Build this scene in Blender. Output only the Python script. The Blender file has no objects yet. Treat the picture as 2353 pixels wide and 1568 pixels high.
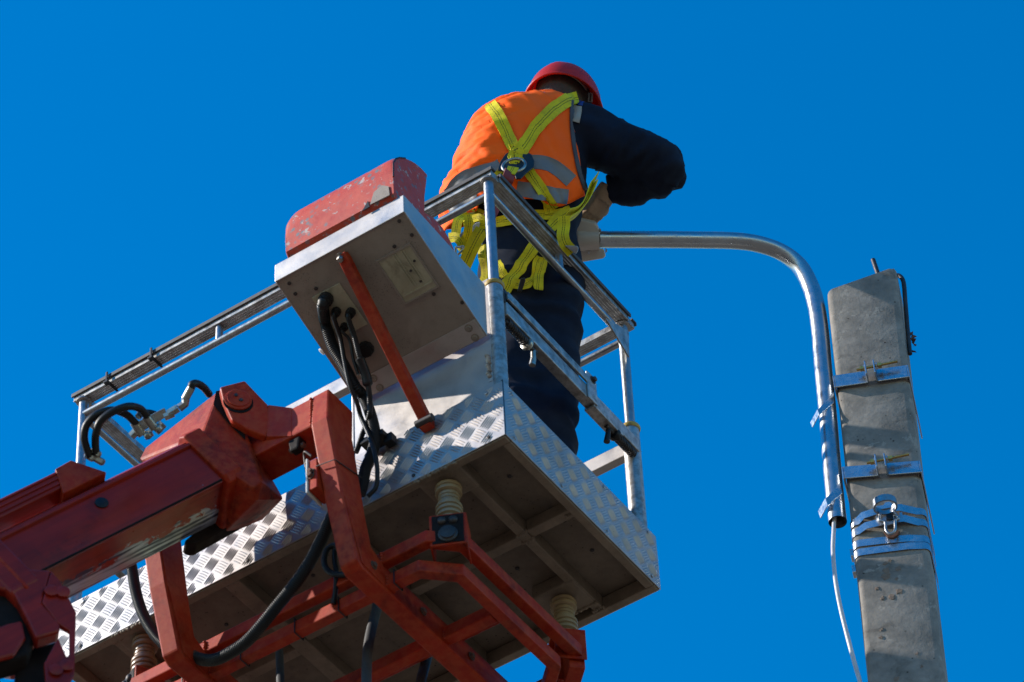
import bpy, bmesh, math, random
from mathutils import Vector, Matrix
from mathutils.bvhtree import BVHTree
random.seed(7)
PI = math.pi
scn = bpy.context.scene
COL = scn.collection

# ------------------------------------------------------------------ camera
FPX = 8041.55                       # focal length in units of a 2353 px wide picture
CAM = Vector((3.87461309, -6.18796648, -7.23192103))
RIGHT = Vector((0.82572318, 0.56254402, -0.04153857))
DOWN = Vector((-0.43068682, 0.58119503, -0.69045))
FWD = Vector((-0.36426651, 0.58801069, 0.7221865))
cd = bpy.data.cameras.new('camera'); cam = bpy.data.objects.new('camera', cd); COL.objects.link(cam)
cd.sensor_width = 36.0; cd.lens = FPX / 2353.0 * 36.0; cd.clip_start = 0.1; cd.clip_end = 6000
cm = Matrix((RIGHT, -DOWN, -FWD)).transposed().to_4x4(); cm.translation = CAM
cam.matrix_world = cm
scn.camera = cam
cd.dof.use_dof = True; cd.dof.focus_distance = 11.3; cd.dof.aperture_fstop = 3.2

# ------------------------------------------------------------------ sky, sun, exposure
SUN = Vector((-1.7, -1.0, 1.2)).normalized()
w = bpy.data.worlds.new('World'); scn.world = w; w.use_nodes = True
nt = w.node_tree; nt.nodes.clear()
sky = nt.nodes.new('ShaderNodeTexSky'); sky.sky_type = 'NISHITA'; sky.sun_disc = False
sky.sun_elevation = math.asin(SUN.z); sky.sun_rotation = math.atan2(SUN.x, SUN.y)
sky.air_density = 1.5; sky.dust_density = 0.0; sky.ozone_density = 5.0
hs = nt.nodes.new('ShaderNodeHueSaturation'); hs.inputs['Saturation'].default_value = 1.5; hs.inputs['Hue'].default_value = 0.504
bg = nt.nodes.new('ShaderNodeBackground'); bg.inputs['Strength'].default_value = 0.15
wo = nt.nodes.new('ShaderNodeOutputWorld')
nt.links.new(sky.outputs[0], hs.inputs['Color']); nt.links.new(hs.outputs[0], bg.inputs[0]); nt.links.new(bg.outputs[0], wo.inputs[0])
sd = bpy.data.lights.new('sun', 'SUN'); sd.energy = 5.0; sd.angle = math.radians(0.53); sd.color = (1.0, 0.93, 0.84)
so = bpy.data.objects.new('sun', sd); COL.objects.link(so)
so.rotation_euler = (-SUN).to_track_quat('-Z', 'Y').to_euler(); so.location = SUN * 40
vs = scn.view_settings; vs.view_transform = 'Standard'; vs.look = 'None'; vs.exposure = 0.36; vs.gamma = 1.0; vs.use_curve_mapping = False

# ------------------------------------------------------------------ helpers
def V(*a): return Vector(a)
def ray(px): return (RIGHT * ((px[0] - 1176.5) / FPX) + DOWN * ((px[1] - 784.0) / FPX) + FWD)
def at(px, x=None, y=None, z=None, d=None):
    r = ray(px)
    if d is not None: t = d
    elif x is not None: t = (x - CAM.x) / r.x
    elif y is not None: t = (y - CAM.y) / r.y
    else: t = (z - CAM.z) / r.z
    return CAM + r * t
def atp(px, P, n):
    r = ray(px); return CAM + r * (((P - CAM).dot(n)) / r.dot(n))
CR = {1:(.36632,976.6,114.9),2:(.43974,574.5,316),3:(.40313,1091.5,603.2),4:(.4872,0,804.2),5:(.45056,402.1,861.7),6:(.41409,919.1,919.1),7:(.32967,1780.8,545.7),8:(.34067,1780.8,1034),9:(.2931,143.6,833.),10:(.2675,0,1149.),11:(.26747,287.2,1149.),12:(.30409,746.8,1091.5),13:(.19055,792.8,850.2)}
def D(c, u, v): s, a, b = CR[c]; return (a + s * u, b + s * v)

class G:
    def __init__(s): s.v = []; s.f = []; s.uv = {}
    def add(s, vs, fs):
        o = len(s.v); s.v += [Vector(p) for p in vs]; s.f += [tuple(i + o for i in f) for f in fs]; return s
    def box(s, c, size, ax=None):
        ax = ax or (V(1,0,0), V(0,1,0), V(0,0,1)); c = Vector(c); h = [q / 2 for q in size]
        vs = [c + ax[0]*(i*h[0]) + ax[1]*(j*h[1]) + ax[2]*(k*h[2]) for i in (-1,1) for j in (-1,1) for k in (-1,1)]
        return s.add(vs, [(0,1,3,2),(4,6,7,5),(0,4,5,1),(2,3,7,6),(0,2,6,4),(1,5,7,3)])
    def bb(s, x0, x1, y0, y1, z0, z1):
        return s.box(((x0+x1)/2,(y0+y1)/2,(z0+z1)/2), (abs(x1-x0),abs(y1-y0),abs(z1-z0)))
    def bar(s, a, b, wd, ht, up=V(0,0,1)):
        a = Vector(a); b = Vector(b); d = (b - a); L = d.length; d.normalize(); sd_ = d.cross(up).normalized(); u = sd_.cross(d).normalized()
        return s.box((a+b)/2, (L, wd, ht), (d, sd_, u))
    def prism(s, poly, ext):
        n = len(poly); poly = [Vector(p) for p in poly]; q = [p + ext for p in poly]
        return s.add(poly + q, [tuple(range(n)), tuple(range(2*n-1, n-1, -1))] + [(i, i+n, (i+1) % n + n, (i+1) % n) for i in range(n)])
    def tube(s, pts, r, n=12, cap=True, closed=False):
        pts = [Vector(p) for p in pts]; m = len(pts); rs = r if isinstance(r, (list, tuple)) else [r] * m
        T = []
        for i in range(m):
            a = pts[i-1] if (i > 0 or closed) else pts[i]; b = pts[(i+1) % m] if (i < m-1 or closed) else pts[i]
            T.append((b - a).normalized())
        nrm = T[0].orthogonal().normalized(); o = len(s.v); prev = T[0]
        for i in range(m):
            ax = prev.cross(T[i])
            if ax.length > 1e-7: nrm = Matrix.Rotation(prev.angle(T[i]), 3, ax.normalized()) @ nrm
            prev = T[i]; bn = T[i].cross(nrm)
            for k in range(n):
                a = 2*PI*k/n; s.v.append(pts[i] + (nrm*math.cos(a) + bn*math.sin(a)) * rs[i])
        for i in range(m - (0 if closed else 1)):
            j = (i+1) % m
            for k in range(n): s.f.append((o+i*n+k, o+i*n+(k+1)%n, o+j*n+(k+1)%n, o+j*n+k))
        if cap and not closed:
            s.f.append(tuple(o+k for k in range(n-1,-1,-1))); s.f.append(tuple(o+(m-1)*n+k for k in range(n)))
        return s
    def lathe(s, prof, org, ax, n=20):
        ax = Vector(ax).normalized(); a = ax.orthogonal().normalized(); b = ax.cross(a); o = len(s.v); m = len(prof); org = Vector(org)
        for (r, h) in prof:
            for k in range(n):
                t = 2*PI*k/n; s.v.append(org + ax*h + (a*math.cos(t)+b*math.sin(t))*r)
        for i in range(m-1):
            for k in range(n): s.f.append((o+i*n+k, o+i*n+(k+1)%n, o+(i+1)*n+(k+1)%n, o+(i+1)*n+k))
        s.f.append(tuple(o+k for k in range(n-1,-1,-1))); s.f.append(tuple(o+(m-1)*n+k for k in range(n)))
        return s
    def loft(s, rings, cap=True, closed=True):
        o = len(s.v); n = len(rings[0]); m = len(rings)
        for r in rings: s.v += [Vector(p) for p in r]
        for i in range(m-1):
            for k in range(n if closed else n-1): s.f.append((o+i*n+k, o+i*n+(k+1)%n, o+(i+1)*n+(k+1)%n, o+(i+1)*n+k))
        if cap: s.f.append(tuple(o+k for k in range(n-1,-1,-1))); s.f.append(tuple(o+(m-1)*n+k for k in range(n)))
        return s
    def hull(s, pts):
        bm = bmesh.new()
        for p in pts: bm.verts.new(p)
        r = bmesh.ops.convex_hull(bm, input=bm.verts)
        bm.verts.ensure_lookup_table(); bm.verts.index_update()
        vs = [v.co.copy() for v in bm.verts]; fs = [tuple(v.index for v in f.verts) for f in bm.faces]; bm.free()
        return s.add(vs, fs)
    def ribbon(s, pts, nrms, wd, th=0.0025, twist=None):
        # flat webbing: uv u across, v along
        pts = [Vector(p) for p in pts]; m = len(pts); o = len(s.v); ln = 0.0; L = []
        for i in range(m):
            if i: ln += (pts[i]-pts[i-1]).length
            L.append(ln)
            t = (pts[min(i+1,m-1)] - pts[max(i-1,0)]).normalized(); nn = Vector(nrms[i]); nn = (nn - t*nn.dot(t)).normalized(); sd_ = t.cross(nn)
            for (a, b) in ((-1,1),(1,1),(1,-1),(-1,-1)): s.v.append(pts[i] + sd_*(a*wd/2) + nn*(b*th/2))
        for i in range(m-1):
            for k in range(4):
                fi = len(s.f); a = o+i*4+k; b = o+i*4+(k+1)%4; c = o+(i+1)*4+(k+1)%4; d_ = o+(i+1)*4+k; s.f.append((a,b,c,d_))
                us = {0:(0,1),1:(1,1),2:(1,0),3:(0,0)}[k]
                s.uv[fi] = [(us[0],L[i]),(us[1],L[i]),(us[1],L[i+1]),(us[0],L[i+1])]
        s.f.append((o,o+3,o+2,o+1)); q = o+(m-1)*4; s.f.append((q,q+1,q+2,q+3))
        return s
    def make(s, name, mat, parent=None, smooth=None, bevel=0.0, kind=None, label=None, seg=2):
        me = bpy.data.meshes.new(name); me.from_pydata([tuple(p) for p in s.v], [], s.f)
        bm = bmesh.new(); bm.from_mesh(me); bmesh.ops.recalc_face_normals(bm, faces=bm.faces); bm.to_mesh(me); bm.free()
        if s.uv:
            uvl = me.uv_layers.new(name='UVMap')
            # recalc may flip loop order, so match by vertex
            for fi, uvs in s.uv.items():
                p = me.polygons[fi]; src = dict(zip(s.f[fi], uvs))
                for li in p.loop_indices: uvl.data[li].uv = src.get(me.loops[li].vertex_index, (0,0))
        me.materials.append(MAT[mat] if isinstance(mat, str) else mat)
        if smooth is not None:
            for p in me.polygons: p.use_smooth = True
            me.set_sharp_from_angle(angle=math.radians(smooth))
        o = bpy.data.objects.new(name, me); COL.objects.link(o); link(o, parent)
        if bevel > 0:
            b = o.modifiers.new('bevel', 'BEVEL'); b.width = bevel; b.segments = seg; b.limit_method = 'ANGLE'; b.angle_limit = math.radians(35)
        if kind: o['kind'] = kind
        if label: o['label'] = label
        return o
def link(o, parent):
    if parent is None: return
    o.parent = parent
    if parent.type == 'EMPTY': o.matrix_parent_inverse = Matrix.Translation(-Vector(parent.location))
def thing(name, label, cat, loc=(0,0,0), group=None):
    o = bpy.data.objects.new(name, None); COL.objects.link(o); o.location = loc; o.empty_display_size = 0.1
    o['label'] = label; o['category'] = cat
    if group: o['group'] = group
    return o
def tag(o, label, cat, group=None):
    o['label'] = label; o['category'] = cat
    if group: o['group'] = group
    return o
def spline(pts, n=8):
    pts = [Vector(p) for p in pts]; out = []
    P = [pts[0]*2 - pts[1]] + pts + [pts[-1]*2 - pts[-2]]
    for i in range(1, len(P)-2):
        for k in range(n):
            t = k/n; a,b,c,d_ = P[i-1],P[i],P[i+1],P[i+2]
            out.append(0.5*((2*b) + (c-a)*t + (2*a-5*b+4*c-d_)*t*t + (3*b-a-3*c+d_)*t*t*t))
    out.append(pts[-1]); return out
def resample(pts, step):
    out = [pts[0].copy()]; acc = 0.0
    for a, b in zip(pts[:-1], pts[1:]):
        L = (b-a).length; 
        if L < 1e-9: continue
        t = step - acc
        while t <= L: out.append(a + (b-a)*(t/L)); t += step
        acc = (acc + L) % step
    return out
def corrugated(pts, r, pitch=0.0062, n=12):
    p = resample(spline(pts, 10), pitch/4); rs = [r*(1.0, .97, .87, .97)[i % 4] for i in range(len(p))]
    return G().tube(p, rs, n)
def hose(pts, r, n=12, k=8): return G().tube(spline(pts, k), r, n)
def bolt(p, ax, r=.011, h=.008, washer=True):
    g = G(); ax = Vector(ax).normalized()
    if washer: g.lathe([(r*1.45,0),(r*1.45,.002)], p, ax, 16)
    g.lathe([(r,.001),(r,h*.8),(r*.85,h)], p, ax, 6)
    return g

# ------------------------------------------------------------------ materials
MAT = {}
def new_mat(name):
    m = bpy.data.materials.new(name); m.use_nodes = True; t = m.node_tree; t.nodes.clear()
    out = t.nodes.new('ShaderNodeOutputMaterial'); b = t.nodes.new('ShaderNodeBsdfPrincipled'); t.links.new(b.outputs[0], out.inputs[0])
    MAT[name] = m; return m, t, b
class N:
    def __init__(s, t): s.t = t; s.tc = t.nodes.new('ShaderNodeTexCoord')
    def link(s, a, b): s.t.links.new(a, b)
    def mapping(s, scale=(1,1,1), rot=(0,0,0), src='Object'):
        m = s.t.nodes.new('ShaderNodeMapping'); m.inputs['Scale'].default_value = scale; m.inputs['Rotation'].default_value = rot
        s.link(s.tc.outputs[src], m.inputs[0]); return m.outputs[0]
    def noise(s, scale, detail=4, rough=.55, vec=None, dist=0.0):
        n = s.t.nodes.new('ShaderNodeTexNoise'); n.inputs['Scale'].default_value = scale; n.inputs['Detail'].default_value = detail; n.inputs['Roughness'].default_value = rough; n.inputs['Distortion'].default_value = dist
        s.link(vec or s.tc.outputs['Object'], n.inputs['Vector']); return n.outputs['Fac']
    def voro(s, scale, vec=None, feat='F1', rnd=1.0):
        n = s.t.nodes.new('ShaderNodeTexVoronoi'); n.inputs['Scale'].default_value = scale; n.feature = feat; n.inputs['Randomness'].default_value = rnd
        s.link(vec or s.tc.outputs['Object'], n.inputs['Vector']); return n.outputs['Distance']
    def ramp(s, fac, a, b, lo=0.0, hi=1.0):
        n = s.t.nodes.new('ShaderNodeMapRange'); n.clamp = True
        n.inputs['From Min'].default_value = a; n.inputs['From Max'].default_value = b; n.inputs['To Min'].default_value = lo; n.inputs['To Max'].default_value = hi
        s.link(fac, n.inputs['Value']); return n.outputs['Result']
    def mix(s, fac, a, b):
        n = s.t.nodes.new('ShaderNodeMix'); n.data_type = 'RGBA'
        for sock, val in ((n.inputs['Factor'], fac), (n.inputs['A'], a), (n.inputs['B'], b)):
            pass
        ia = [i for i in n.inputs if i.type == 'RGBA']; f0 = n.inputs[0]
        for sock, val in ((f0, fac), (ia[0], a), (ia[1], b)):
            if isinstance(val, (int, float)): sock.default_value = val
            elif isinstance(val, (tuple, list)): sock.default_value = (*val[:3], 1)
            else: s.link(val, sock)
        return [o for o in n.outputs if o.type == 'RGBA'][0]
    def math(s, op, a, b=None):
        n = s.t.nodes.new('ShaderNodeMath'); n.operation = op
        for i, v_ in enumerate((a, b)):
            if v_ is None: continue
            if isinstance(v_, (int, float)): n.inputs[i].default_value = v_
            else: s.link(v_, n.inputs[i])
        return n.outputs[0]
    def bump(s, h, strength, dist=.002):
        n = s.t.nodes.new('ShaderNodeBump'); n.inputs['Strength'].default_value = strength; n.inputs['Distance'].default_value = dist; s.link(h, n.inputs['Height']); return n.outputs[0]
def weathered(name, col, dark, rough=.5, metal=0.0, var=.25, scale=6.0, dirt=None, dirt_amt=.0, spots=None, spot_scale=90, spot_th=.12, chips=None, chip_th=.7, chip_scale=14, bump=.15, bscale=60, spec=.5, stretch=(1,1,1), edge=None, edge_amt=.6):
    m, t, b = new_mat(name); n = N(t)
    vec = n.mapping(stretch)
    c = n.mix(n.ramp(n.noise(scale, 5, .6, vec), .35, .68), col, dark)
    c = n.mix(n.ramp(n.noise(scale*5.3, 4, .6, vec), .45, .75, 0, var), c, tuple(q*.55 for q in col))
    rg = n.ramp(n.noise(scale*3, 4, .6, vec), .3, .7, rough-.08, rough+.12)
    if dirt:
        c = n.mix(n.ramp(n.noise(scale*.8+1.7, 6, .68, vec, .6), .62-dirt_amt*.3, .78-dirt_amt*.2, 0, .85), c, dirt)
    if spots:
        sp = n.math('MULTIPLY', n.ramp(n.voro(spot_scale), spot_th*.6, spot_th, 1, 0), n.ramp(n.noise(scale*2, 3), .45, .6))
        c = n.mix(sp, c, spots)
    mm = None
    if chips:
        ch = n.ramp(n.noise(chip_scale, 6, .7, None, .3), chip_th, chip_th+.03)
        c = n.mix(ch, c, chips)
    if edge:
        ge = t.nodes.new('ShaderNodeNewGeometry')
        pe = n.math('MULTIPLY', n.ramp(ge.outputs['Pointiness'], .505, .54), n.ramp(n.noise(35, 4, .7), .4, .6, 0, edge_amt))
        c = n.mix(pe, c, edge)
    n.link(c, b.inputs['Base Color']); n.link(rg, b.inputs['Roughness'])
    b.inputs['Metallic'].default_value = metal; b.inputs['Specular IOR Level'].default_value = spec
    if bump: n.link(n.bump(n.noise(bscale, 5, .65), bump), b.inputs['Normal'])
    return m
weathered('alu_rail', (.36,.335,.305), (.22,.20,.18), .42, .75, .35, 9, dirt=(.14,.12,.10), dirt_amt=.15, spots=(.05,.045,.04), spot_scale=70, spot_th=.16, bump=.2, edge=(.6,.6,.58))
weathered('galv', (.40,.41,.42), (.28,.29,.31), .36, .85, .3, 22, dirt=(.22,.2,.18), dirt_amt=.05, spots=(.09,.08,.07), spot_scale=110, spot_th=.14, bump=.12)
weathered('galv_bright', (.52,.55,.58), (.42,.45,.48), .26, .9, .12, 20, bump=.05)
weathered('tread_alu', (.52,.48,.46), (.38,.355,.345), .47, .9, .18, 5, dirt=(.34,.29,.25), dirt_amt=.02, spots=(.12,.1,.09), spot_scale=55, spot_th=.1, bump=.12, bscale=40)
weathered('panel_alu', (.56,.52,.49), (.45,.415,.39), .47, .82, .2, 4, spots=(.22,.18,.15), spot_scale=210, spot_th=.2, bump=.1, bscale=120)
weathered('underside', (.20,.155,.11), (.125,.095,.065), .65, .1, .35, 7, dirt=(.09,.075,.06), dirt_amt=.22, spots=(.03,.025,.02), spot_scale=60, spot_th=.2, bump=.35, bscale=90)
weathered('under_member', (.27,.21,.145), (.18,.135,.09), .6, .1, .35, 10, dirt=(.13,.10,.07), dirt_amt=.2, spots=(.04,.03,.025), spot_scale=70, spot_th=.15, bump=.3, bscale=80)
weathered('console_grey', (.32,.265,.22), (.23,.185,.15), .6, .05, .25, 5, dirt=(.2,.16,.13), dirt_amt=.12, spots=(.12,.09,.075), spot_scale=160, spot_th=.28, bump=.25, bscale=140)
weathered('red_paint', (.43,.026,.004), (.28,.014,.003), .5, 0, .4, 5, spec=.22, dirt=(.07,.012,.006), dirt_amt=.34, spots=(.03,.012,.01), spot_scale=40, spot_th=.09, bump=.25, bscale=30, edge=(.45,.07,.02), edge_amt=.5)
weathered('boom_paint', (.36,.022,.007), (.23,.012,.005), .36, 0, spec=.35, var=.35, scale=4, dirt=(.05,.014,.012), dirt_amt=.22, chips=(.16,.19,.24), chip_th=.78, chip_scale=5, bump=.2, bscale=25, stretch=(1,1,1))
weathered('hood_red', (.56,.06,.022), (.46,.045,.018), .5, 0, .3, 8, dirt=(.3,.26,.25), dirt_amt=.0, spots=(.16,.15,.16), spot_scale=42, spot_th=.42, chips=(.44,.36,.33), chip_th=.60, chip_scale=30, bump=.25, bscale=50)
weathered('grease', (.010,.008,.008), (.022,.014,.012), .7, 0, .3, 12, bump=.4, spec=.15)
weathered('head_paint', (.43,.026,.004), (.28,.014,.003), .5, 0, .4, 5, spec=.22, dirt=(.010,.006,.005), dirt_amt=.5, spots=(.03,.012,.01), spot_scale=40, spot_th=.09, bump=.25, bscale=30, edge=(.45,.07,.02), edge_amt=.5)
weathered('black_rubber', (.007,.007,.008), (.013,.013,.014), .42, 0, .3, 14, bump=.15, spec=.35)
weathered('grey_hose', (.05,.05,.055), (.035,.035,.04), .6, 0, .3, 12, bump=.2)
weathered('dark_strip', (.05,.045,.042), (.09,.08,.075), .6, 0, .4, 16, dirt=(.16,.15,.14), dirt_amt=.1, bump=.3)
weathered('yellow_ring', (.55,.36,.05), (.38,.25,.05), .5, 0, .3, 20, dirt=(.15,.1,.05), dirt_amt=.2, bump=.2)
weathered('insulator_cream', (.37,.275,.155), (.25,.18,.10), .42, 0, .3, 12, dirt=(.17,.12,.08), dirt_amt=.18, bump=.15)
weathered('insulator_brown', (.27,.15,.08), (.17,.09,.05), .35, 0, .3, 12, dirt=(.09,.05,.03), dirt_amt=.15, bump=.15)
weathered('steel_fitting', (.45,.43,.38), (.3,.28,.25), .35, .85, .3, 30, dirt=(.12,.1,.08), dirt_amt=.2, bump=.1)
weathered('brass', (.55,.36,.12), (.4,.26,.1), .35, .9, .2, 30, bump=.05)
weathered('dark_steel', (.05,.045,.045), (.09,.075,.07), .5, .6, .3, 20, bump=.2)
weathered('ivory_plate', (.44,.40,.28), (.34,.30,.2), .5, 0, .3, 14, dirt=(.16,.13,.08), dirt_amt=.2, bump=.15)
weathered('white_plastic', (.66,.63,.58), (.55,.52,.48), .4, 0, .15, 8, bump=.05)
weathered('lamp_cream', (.62,.55,.47), (.56,.50,.43), .38, 0, .08, 6, bump=.04)
weathered('concrete', (.34,.31,.275), (.20,.185,.165), .88, 0, .5, 11, dirt=(.11,.097,.083), dirt_amt=.18, spots=(.05,.043,.036), spot_scale=34, spot_th=.14, chips=(.36,.33,.29), chip_th=.60, chip_scale=17, bump=.9, bscale=38, spec=.2)
weathered('cable_white', (.72,.72,.74), (.6,.6,.62), .35, 0, .15, 10, bump=.05)
weathered('pipe_galv', (.46,.48,.50), (.40,.42,.44), .30, .9, .08, 9, bump=.04, bscale=30)
weathered('rusty', (.17,.075,.045), (.11,.055,.035), .8, .2, .3, 30, bump=.3)
weathered('ground', (.135,.105,.075), (.105,.08,.058), .9, 0, .2, .15, bump=.3, bscale=2)

# ------------------------------------------------------------------ ground
g = G(); S = 2500.0; GZ = -8.85
g.add([(-S,-S,GZ),(S,-S,GZ),(S,S,GZ),(-S,S,GZ)], [(0,1,2,3)])
go = g.make('ground', 'ground'); go['kind'] = 'structure'

# ================================================================== WORK PLATFORM
L = 1.706; W = .849; HP = .224; HR = 1.197
plat = thing('work_platform', 'aluminium work platform with tread plate skirts and tubular guard rails on the red boom', 'platform', (-L/2, W/2, 0))
def tread(o0, a, b, n, La, Lb, parent, phase=0.0):
    g = G(); P = .0735; PZ = .066; d1 = [(a+b).normalized(), (a-b).normalized()]
    def barlet(c, d_, ln=.049, wd=.0052, ht=.0021):
        sd_ = n.cross(d_)
        # keep inside the sheet
        for sg in (1,-1):
            q = c + d_*(ln/2*sg) - o0
            if not (-.001 <= q.dot(a) <= La+.001 and -.001 <= q.dot(b) <= Lb+.001): return
        r = []
        for t_, w_ in ((-.5,0),(-.3,.42),(0,.5),(.3,.42),(.5,0)):
            r.append((c + d_*(t_*ln), w_*wd))
        vs = [r[0][0]]; 
        for p, w_ in r[1:4]: vs += [p + sd_*w_, p - sd_*w_]
        vs += [r[4][0], c - d_*(ln*.33) + n*ht*.8, c + n*ht, c + d_*(ln*.33) + n*ht*.8]
        g.add(vs, [(0,1,8),(1,3,9,8),(3,5,10,9),(5,7,10),(7,6,10),(6,4,9,10),(4,2,8,9),(2,0,8)])
    ni = int(La/P)+2; nj = int(Lb/PZ)+2
    for i in range(-3, ni*2):
        for j in range(-2, nj*2):
            if (i+j) % 2: continue
            c = o0 + a*(i*.5*P+phase) + b*(j*.5*PZ+.016)
            d_ = d1[0] if (i % 2 == 0) else d1[1]; sd_ = n.cross(d_)
            for k in range(-2,3):
                cc = c + sd_*(k*.0088)
                for sh in (1.0, .72, .5):
                    before = len(g.f); barlet(cc, d_, .049*sh*random.uniform(.96,1.03))
                    if len(g.f) > before: break
    for v_ in g.v: v_ += n*.0002
    return g.make('tread_pattern', 'tread_alu', parent, kind='stuff')
X, Y, Z = V(1,0,0), V(0,1,0), V(0,0,1)
T = .004
def skirt(x0,x1,y0,y1, o0, a, b, n, La, ph=.03):
    g = G().bb(x0,x1,y0,y1,0.0,HP); p = g.make('skirt_panel', 'tread_alu', plat, bevel=.0015)
    tread(o0, a, b, n, La, HP, p, ph); return p
fs = skirt(-L, -.002, 0, T, V(-L,0,0), X, Z, -Y, L-.002, (L-.06) % .0735)
rs = skirt(-T, 0, .005, W, V(0,.005,0), Y, Z, X, W-.005)
skirt(-L, -T-.002, W-T, W, V(-T,W,0), -X, Z, Y, L-.01)
skirt(-L, -L+T, T+.002, W-T-.002, V(-L,W-.006,0), -Y, Z, -X, W-.012)
g = G().bb(-.006,-.001, .0012,.0044, .003, HP+.006); g.make('corner_seal', 'black_rubber', plat)
# screws along the skirt
for px in (-.06,-.33,-.62,-.95,-1.28,-1.6):
    for pz in (.02,.205):
        G().lathe([(.0062,0),(.0062,.002),(.004,.0028)], (px,-.001,pz), -Y, 10).make('rivet', 'dark_steel' if pz<.1 else 'tread_alu', fs)
for py in (.05,.3,.55,.8):
    for pz in (.02,.205): G().lathe([(.0062,0),(.0062,.002),(.004,.0028)], (.001,py,pz), X, 10).make('rivet', 'tread_alu', rs)
# floor sheet and under frame
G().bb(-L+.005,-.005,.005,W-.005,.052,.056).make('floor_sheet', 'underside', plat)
FW = .034
for (x0,x1,y0,y1) in ((-L+.006,-.006,.0055,FW),(-L+.006,-.006,W-FW,W-.0055),(-FW,-.0055,FW+.001,W-FW-.001),(-L+.0055,-L+FW,FW+.001,W-FW-.001)):
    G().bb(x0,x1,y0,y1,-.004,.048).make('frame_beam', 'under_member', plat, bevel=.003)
for (x0,x1) in ((-.222,-.19),(-1.065,-1.012),(-1.5,-1.465),(-.66,-.625)):
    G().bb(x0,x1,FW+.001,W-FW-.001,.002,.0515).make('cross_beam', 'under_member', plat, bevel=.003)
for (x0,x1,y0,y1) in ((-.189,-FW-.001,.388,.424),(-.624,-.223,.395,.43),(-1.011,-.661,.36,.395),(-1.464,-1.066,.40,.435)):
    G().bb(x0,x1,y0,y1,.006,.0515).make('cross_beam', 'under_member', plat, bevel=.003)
for (x,y) in ((-.206,.036),(-.206,.81),(-.206,.388),(-.206,.424),(-1.038,.036),(-1.038,.36),(-.64,.395),(-.64,.036),(-.036,.406),(-1.48,.036),(-.64,.43)):
    g = G()
    for k in range(6): g.lathe([(.002,-.005),(.006,-.003),(.0075,0),(.006,.003),(.002,.005)], V(x-.018+k*.0072, y+random.uniform(-.003,.003), .004+random.uniform(-.002,.002)), V(1,random.uniform(-.3,.3),.2), 7)
    g.make('weld_bead', 'under_member', plat, smooth=60)
for (x,y) in ((-.12,.2),(-.1,.62),(-.45,.25),(-.5,.66),(-.85,.2),(-1.2,.22),(-.33,.55)): G().lathe([(.007,0),(.007,-.003),(.004,-.005)], (x,y,.052), Z, 8).make('rivet', 'dark_steel', plat)
INS = [(-.26,.078),(-.268,.706),(-1.405,.078),(-1.412,.706)]
for i,(x,y) in enumerate(INS):      # mounting pads with weld lumps
    xs = -1 if i in (1,3) else 1
    G().bb(x-.075,x+.075, y-.072 if y<.4 else y-.06, y+.06 if y<.4 else y+.072, -.002,.051).make('mounting_pad', 'under_member', plat, bevel=.006)
    g = G(); 
    for k in range(14):
        p = V(x-.07+k*.0108+random.uniform(-.004,.004), (y-.07 if y<.4 else y+.07), -.003+random.uniform(-.002,.003)); g.lathe([(.002,-.008),(.0055,-.005),(.007,0),(.0055,.005),(.002,.008)], p, V(1,.3,random.uniform(-.3,.3)), 8)
    g.make('weld_bead', 'under_member', plat, smooth=50)
# front panel under the console
G().bb(-.548,-.036,.0045,.0085,.15,.70).make('front_panel', 'panel_alu', plat, bevel=.001)
G().bb(-.556,-.5485,.002,.022,.15,.69).make('panel_edge', 'panel_alu', plat, bevel=.002)
# posts
def post(x, y, zt, low=True, lean=(0,0)):
    zt2 = zt
    g = G().tube([(x+lean[0],y+lean[1],.058),(x+lean[0]*.5,y+lean[1]*.5,.672)], .0275, 20); p = g.make('post', 'alu_rail', plat, smooth=40)
    G().tube([(x+lean[0]*.5,y+lean[1]*.5,.673),(x,y,zt2)], .0165, 18).make('upper_tube', 'galv', p, smooth=40)
    G().lathe([(.020,0),(.030,.002),(.0325,.007),(.0325,.013),(.030,.018),(.021,.020)], (x+lean[0]*.5,y+lean[1]*.5,.669), Z, 20).make('collar', 'yellow_ring', p, smooth=50)
    G().lathe([(.016,0),(.027,.004),(.026,.013),(.017,.018)], (x,y,zt-.013), Z, 14).make('weld_ring', 'alu_rail', p, smooth=60)
    return p
post(-.026,.024,1.168,lean=(-.007,.010)); post(-.026,.808,1.168,lean=(-.008,-.006)); post(-L+.033,.024,1.168,lean=(.002,.010)); post(-L+.033,.812,1.168,lean=(.002,-.004))
post(-.86,.815,1.168)
# weld along the near post
G().bb(-.052,-.036,.0028,.004,.25,.66).make('panel_flange', 'panel_alu', plat, bevel=.001)
g = G(); zz = .27
while zz < .36: g.lathe([(.002,-.006),(.007,-.003),(.009,0),(.007,.003),(.002,.006)], (-.047+random.uniform(-.003,.003),.0,zz), V(.2,.2,1), 8); zz += .011
g.make('weld_bead', 'alu_rail', plat, smooth=60)
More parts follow.
